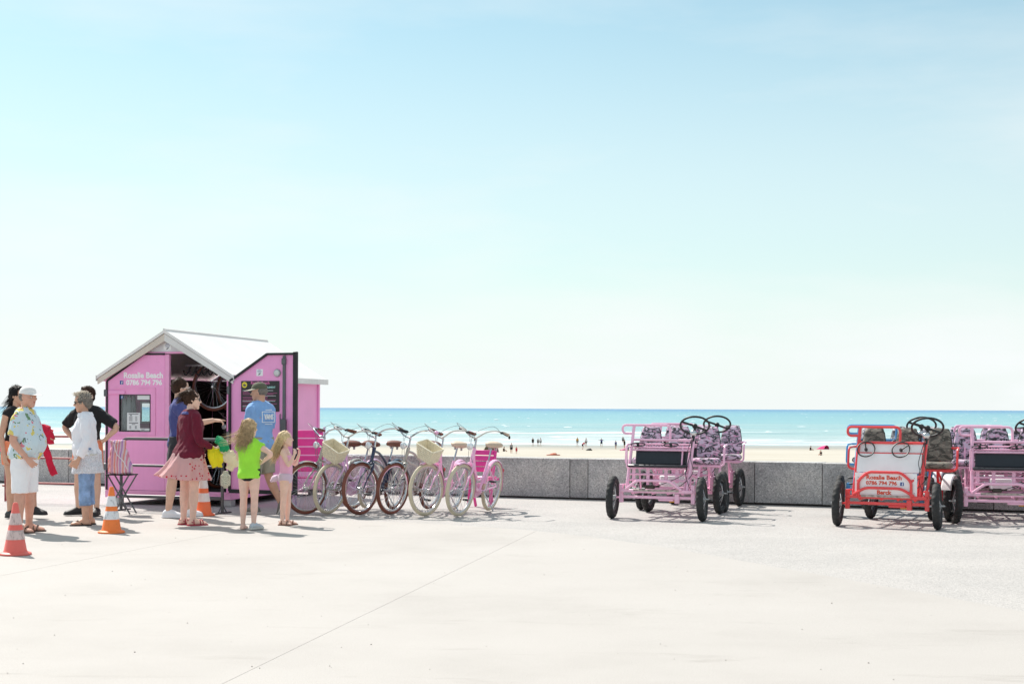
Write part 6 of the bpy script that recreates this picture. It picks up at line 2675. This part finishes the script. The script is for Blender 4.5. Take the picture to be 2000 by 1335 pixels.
h = hair_cap(o, sk, H_SAND, [((0, .085, .125), (.365, .425, .405)), ((0, .25, -.10), (.31, .25, .35)), ((0, .28, -.38), (.30, .16, .28))], vox=.007, wob=.012)
wv = wind(rz, (-1, -.05, 0))
strands(h, sk, H_SAND, 330, lambda: (lambda a, z: (.36 * math.sin(a), .05 + .42 * abs(math.cos(a)), z))(random.uniform(-1.5, 1.5), random.uniform(-.25, .50)),
        lambda p: (p + V((0, .025, -.10)) + wv * random.uniform(-.01, .03), p + V((0, .02, -.22 + random.uniform(-.05, .05))) + wv * random.uniform(0, .10)), r=.0045, wave=.016, segs=8)
strands(h, sk, H_BLOND, 70, lambda: (lambda a, z: (.35 * math.sin(a), .05 + .42 * abs(math.cos(a)), z))(random.uniform(-1.4, 1.4), random.uniform(-.45, .1)),
        lambda p: (p + V((0, .02, -.06)) + wv * .05, p + V((0, .02, -.10)) + wv * random.uniform(.12, .28)), r=.0022, wave=.016, segs=9)
face_parts(sk, o, S_FAIR, H_SAND)

# 8. younger girl, hands to her mouth
rz = R(84)
sk = Skeleton(1.13, 'c', lean=-2, arm_r=((-.30, -.46, -.80), (.20, -.36, .86), (.25, -.1, .95), (-.5, -.8, 0)), arm_l=((.30, -.46, -.80), (-.20, -.36, .86), (-.25, -.1, .95), (.5, -.8, 0)), leg_r=((-.02, .04, -1), (0, .06, -1)), leg_l=((.02, -.05, -1), (0, .03, -1)), head=(0, -3, 0))
o = make_body('small fair-haired girl in pink and lilac swimsuit holding her hands to her mouth', (-2.72, 17.12, .012), rz, sk, SK_FAIR, vox=.0052, curl=(.9, .9), group=QUEUE)
shirt(o, sk, PALE_PINK, 'swimsuit', u0=.05, u1=.80, sleeve=0, d=.005, vox=.007, wob=.002)
trousers(o, sk, cloth('lilac_lycra', (.66, .50, .62), .08, .1), 'swim_bottoms', .10, .10, .010, .012, wob=.004)
mb = MB()
wb = wind(rz, (-1, 0, -.1))
c0 = sk.spine(.06) + wb * .085
mb.tube([c0, c0 + wb * .05 + V((0, 0, -.02)), c0 + wb * .10 + V((0, 0, -.045))], [.035, .04, .012], 12, flat=((1, 0, 0), 1.5))
garment(o, 'frill', mb, cloth('lilac_lycra', (.66, .50, .62)), .007, .008, 1, 30)
sandals(o, sk, mat('tan_sandal', (.22, .10, .07), .6), ((.06, 1.0), (.0, 1.0)))
h = hair_cap(o, sk, H_BLOND, [((0, .085, .125), (.36, .42, .40)), ((0, .24, -.10), (.28, .23, .32))], vox=.0065, wob=.010)
wv = wind(rz, (-1, -.1, 0))
strands(h, sk, H_BLOND, 300, lambda: (lambda a, z: (.35 * math.sin(a), .04 + .41 * abs(math.cos(a)), z))(random.uniform(-1.5, 1.5), random.uniform(-.30, .40)),
        lambda p: (p + V((0, .02, -.09)) + wv * .02, p + V((0, .03, -.22 + random.uniform(-.06, .05))) + wv * random.uniform(.02, .09)), r=.004, wave=.014, segs=8)
face_parts(sk, o, S_FAIR, H_SAND)

# 9. man in sky-blue tee seen from behind at the open door
rz = R(-122)
sk = Skeleton(1.76, 'm', lean=1, belly=.02, arm_l=((.16, -.06, -1), (-.02, -.45, -.9)), arm_r=((-.18, -.15, -1), (.05, -.7, -.6)), leg_l=((.04, -.02, -1), (0, .03, -1)), leg_r=((-.04, .10, -1), (-.02, .50, -.84)), foot_r=(-.05, -.45, -.85), head=(24, 4, 0), thick=1.0)
o = make_body('man in sky-blue T-shirt and olive cap with one foot raised behind him', (-3.36, 19.02, .004), rz, sk, SK_TAN, group=QUEUE)
shirt(o, sk, BLUE_TEE, u0=-.14, sleeve=.86, d=.016, ds=.026, wob=.014, flare=.008)
trousers(o, sk, KHAKI, 'shorts', .08, .94, .014, .034)
shoes(o, sk, SHOE_G, SOLE_W)
hair_cap(o, sk, H_GREY, [((0, .14, .03), (.345, .32, .25))], wob=.003)
cap(o, sk, OLIVE, CREAM_C)
face_parts(sk, o, S_TAN, H_GREY)
# back print: framed word
fr = sk.frame(.7)
c = sk.spine(.68)
ry = lerp_tab(TORSO['m'], .68)[1] * sk.H * sk.thick + .016 + .010
pp = c + fr @ V((0.0, ry - .003, 0))
txt = lettering('back_print', 'VANS', .10, WHITE, o, pp + V((0, .006, -.03)), (R(90), 0, R(180)), bold=.01, depth=.006, width=.17)
q = MB()
for a_, b_ in (((-.12, .07), (.12, .07)), ((.12, .07), (.12, -.07)), ((.12, -.07), (-.12, -.07)), ((-.12, -.07), (-.12, .07))):
    q.tube([pp + V((a_[0], .004 - .10 * a_[0] ** 2 * 6, a_[1])), pp + V(((a_[0] + b_[0]) / 2, .010 - .10 * ((a_[0] + b_[0]) / 2) ** 2 * 6, (a_[1] + b_[1]) / 2)), pp + V((b_[0], .004 - .10 * b_[0] ** 2 * 6, b_[1]))], .0045, 5)
for zz, ww in ((.095, .06), (-.095, .07)):
    q.tube([pp + V((-ww, .003, zz)), pp + V((ww, .003, zz))], .004, 5)
q.build('print_frame', WHITE, txt.parent)

# striped beach bag on a folding stool
st = thing('folding_stool', 'black folding stool with crossed legs under the striped bag', 'stool', (-5.14, 18.75, .004), R(-8))
for s_ in (-1, 1):
    q = MB()
    q.tube([(-.16, s_ * .13, .01), (.15, s_ * .13, .52)], .011, 6)
    q.build('leg', STEEL_D, st)
    q = MB()
    q.tube([(.16, s_ * .105, .01), (-.15, s_ * .105, .52)], .011, 6)
    q.build('leg', STEEL_D, st)
q = MB()
q.bbox((0, 0, .525), (.34, .28, .016), .006)
q.build('seat', BLACK_TEE, st)
STR = m_stripe('pink_striped_cloth', [(.76, .28, .40), (.80, .62, .70), (.52, .30, .62), (.80, .62, .70), (.82, .34, .30), (.80, .66, .72)], 9.0)
mb = MB()
rings = []
for z, w, d in ((.535, .15, .08), (.56, .17, .10), (.66, .165, .105), (.78, .135, .09), (.88, .105, .06), (.95, .115, .03), (.975, .12, .012)):
    rings.append([V((w * math.cos(a) * 1.0 + (.95 - z) * .12 - .03, d * math.sin(a), z)) for a in (2 * math.pi * i / 24 for i in range(24))])
mb.rings(rings)
SEED[0] += 1
bag = link('beach_bag', remesh(mb, 'beach_bag', STR, .009, 1, .012, 12, 4.0), None, (-5.16, 18.72, .004), (0, 0, R(-8)))
tag(bag, 'pink and lilac striped beach bag beside the young man in black', 'bag')
q = MB()
q.tube(spline([(-.06, -.05, .93), (.0, -.10, .80), (.10, -.11, .70), (.14, -.09, .60)], 5), .006, 6)
q.build('drawstring', WHITE_C, bag)

# ---- small figures on the sand and in the shallows
def beach_z(y):
    for (a, za), (b, zb) in zip(prof_b, prof_b[1:]):
        if a <= y <= b:
            return za + (zb - za) * (y - a) / (b - a)
    return -6.4


prof_b = [(80, -5.75), (140, -5.9), (215, -6.0), (260, -6.08), (300, -6.3), (345, -6.7), (420, -8.0)]
FAR = 'far-off people on the beach'


def far_person(label, x, y, H, rotz, top, bottom, skin=SK_TAN, pose='stand', hairm=H_BROWN):
    if pose == 'stand':
        sk = Skeleton(H, 'm', arm_r=((-.25, .05, -1), (-.05, -.25, -1)), arm_l=((.25, .05, -1), (.05, -.25, -1)), leg_r=((-.08, -.06, -1), (0, .05, -1)), leg_l=((.08, .10, -1), (0, .08, -1)))
    elif pose == 'wave':
        sk = Skeleton(H, 'm', arm_r=((-1, .05, -.2), (-.8, -.25, .3)), arm_l=((1, .05, -.3), (.6, -.25, -.4)), leg_r=((-.2, -.06, -1), (0, .05, -1)), leg_l=((.2, .10, -1), (0, .08, -1)))
    elif pose == 'bend':
        sk = Skeleton(H, 'm', lean=65, arm_r=((-.2, -.3, -1), (0, -.3, -1)), arm_l=((.2, -.3, -1), (0, -.3, -1)), leg_r=((-.1, -.3, -1), (0, .3, -1)), leg_l=((.1, -.3, -1), (0, .3, -1)))
    else:
        sk = Skeleton(H, 'm', lean=12, arm_r=((-.2, .4, -1), (0, .1, -1)), arm_l=((.2, .0, -1), (0, -.8, -.4)), leg_r=((-.1, -1, .35), (0, -.7, -.8)), leg_l=((.1, -1, .25), (0, -.8, -.7)))
    z = beach_z(y)
    if pose == 'sit':
        dz = -(sk.hip.z - .075 * H)
    else:
        dz = 0
    o = make_body(label, (x, y, z + dz), rotz, sk, skin, vox=.03, hands=False, group=FAR)
    mb = MB()
    mb.rings([sk.ring(.1 + .82 * i / 8, .035) for i in range(9)])
    for k in 'rl':
        p, r = sk.limb(sk.arm[k], ARM_R, 0, .6, .03, .03, n=5)
        mb.tube(p, r, 10)
    garment(o, 'shirt', mb, top, .03, 0, 1)
    mb = MB()
    mb.rings([sk.ring(-.2 + .35 * i / 4, .035) for i in range(5)])
    for k in 'rl':
        p, r = sk.limb(sk.leg[k], LEG_R, 0, .7, .035, .035, n=5)
        mb.tube(p, r, 10)
    garment(o, 'shorts', mb, bottom, .03, 0, 1)
    q = MB()
    q.ell(sk.hm @ V((0, .1 * sk.hh, .14 * sk.hh)), (.38 * sk.hh, .42 * sk.hh, .42 * sk.hh), seg=10, ring=7)
    q.build('hair', hairm, o)
    return o


def sand_pt(bearing, y):
    return ((bearing - 1000) / 2778 * y, y)


C_B, C_N, C_R, C_Y, C_G, C_W = BLACK_TEE, NAVY_TEE, cloth('red_swim', (.5, .04, .06)), cloth('ochre_shirt', (.62, .36, .06)), cloth('grey_shirt', (.25, .26, .27)), WHITE_C
# (label, bearing, metres away, height, turn, top, bottom, pose)
FIG = [
    ('dark-clothed bather farthest left in the surf, beyond the last bicycle', 928, 322, 1.6, .3, C_G, C_B, 'stand'),
    ('lone bather in dark wetsuit out in the surf beyond the last pink bicycle', 995, 350, 1.7, .2, C_B, C_B, 'stand'),
    ('seated figure in black on the sand between the tent and the walkers', 984, 247, 1.6, 1.2, C_B, C_B, 'sit'),
    ('adult in grey and black walking up the sand beside a child in red', 999, 236, 1.75, .4, C_G, C_B, 'stand'),
    ('child in red swimwear walking beside an adult in grey', 1009, 233, 1.2, .5, C_R, C_R, 'stand'),
    ('bather in black, leftmost of three at the water\'s edge', 1041, 297, 1.6, 0, C_B, C_B, 'stand'),
    ('bather in grey, middle of three at the water\'s edge', 1051, 297, 1.45, .4, C_G, C_B, 'stand'),
    ('bather in white top, rightmost of three at the water\'s edge', 1056, 296, 1.6, .2, C_W, C_G, 'stand'),
    ('person in ochre shirt standing at the edge of the wet sand', 1128, 297, 1.75, .3, C_Y, C_G, 'stand'),
    ('person in red top bending over beside the ochre shirt', 1138, 262, 1.7, 1.6, C_R, C_B, 'bend'),
    ('person in white top standing right of the one bending over', 1145, 292, 1.7, .3, C_W, C_G, 'stand'),
    ('bather in navy with arms held out in the shallows', 1175, 287, 1.7, .3, C_N, C_B, 'wave'),
    ('slim person in navy and grey walking left of the pink quadricycle rail', 1203, 265, 1.65, .6, C_N, C_G, 'stand'),
    ('bather farthest out just left of the pink quadricycle rail', 1217, 322, 1.7, .2, C_G, C_B, 'stand'),
    ('person in black nearest the pink quadricycle rail', 1220, 275, 1.7, .8, C_B, C_B, 'stand'),
    ('person in navy sitting on the sand by the pink quadricycle rail', 1226, 254, 1.65, .3, C_N, C_G, 'sit'),
    ('dark-clothed person sitting on the sand left of the pink beach tent', 1583, 262, 1.6, 1.0, C_B, C_B, 'sit'),
    ('dark-clothed person sitting nearer than the pink beach tent', 1604, 232, 1.6, -.8, C_B, C_G, 'sit'),
]
for lab, px, y, H, rz_, a, b, pose in FIG:
    x, y = sand_pt(px, y)
    far_person(lab, x, y, H, rz_, a, b, pose=pose)


def beach_tent(label, x, y, w, h, material, rotz):
    t = thing('beach_tent', label, 'tent', (x, y, beach_z(y)), rotz)
    q = MB()
    rings = []
    for i in range(11):
        a = math.pi * i / 10
        rings.append([V((w / 2 * math.cos(a) + dx, yy, h * math.sin(a) * k + .01)) for yy, k, dx in ((-.9, 1.0, 0), (-.3, .92, .05), (.4, .6, .08), (.9, .12, .1), (.88, .10, .1), (.38, .57, .08), (-.3, .89, .05), (-.9, .97, 0))])
    q.rings(rings, closed_caps=True)
    q.build('canopy', material, t, sharp=60)
    q = MB()
    q.tube([(w / 2 * 1.01 * math.cos(math.pi * i / 12), -.9, h * 1.01 * math.sin(math.pi * i / 12)) for i in range(13)], .02, 6)
    q.build('pole', STEEL_D, t)


x, y = sand_pt(957, 243)
beach_tent('beige beach shelter on the sand behind the last pink bicycle', x, y, 2.6, 1.45, cloth('beige_canvas', (.42, .36, .27)), .3)
x, y = sand_pt(1607, 272)
beach_tent('small bright pink beach tent near the water', x, y, 1.7, .75, cloth('bright_pink_canvas', (.75, .06, .22)), .8)
for lab, px, y_, w, c in (('red beach towel with clothes lying on the bare sand', 1081, 226, 2.2, (.55, .16, .10)), ('dark bundle of clothes on the sand by the bending person', 1151, 255, 1.1, (.05, .05, .05)), ('pink beach towel beside the group near the quadricycle rail', 1219, 256, 1.6, (.7, .2, .35))):
    x, y = sand_pt(px, y_)
    cloth_lump('beach_towel', lab, 'towel', (x, y, beach_z(y) - .02), [([(-w / 2, 0, .05), (-.2, .1, .10), (.2, 0, .16), (w / 2, .1, .05)], [.10, .22, .25, .08], 2.0)], cloth('towel_%d' % px, c), .06, .05, 3.0)
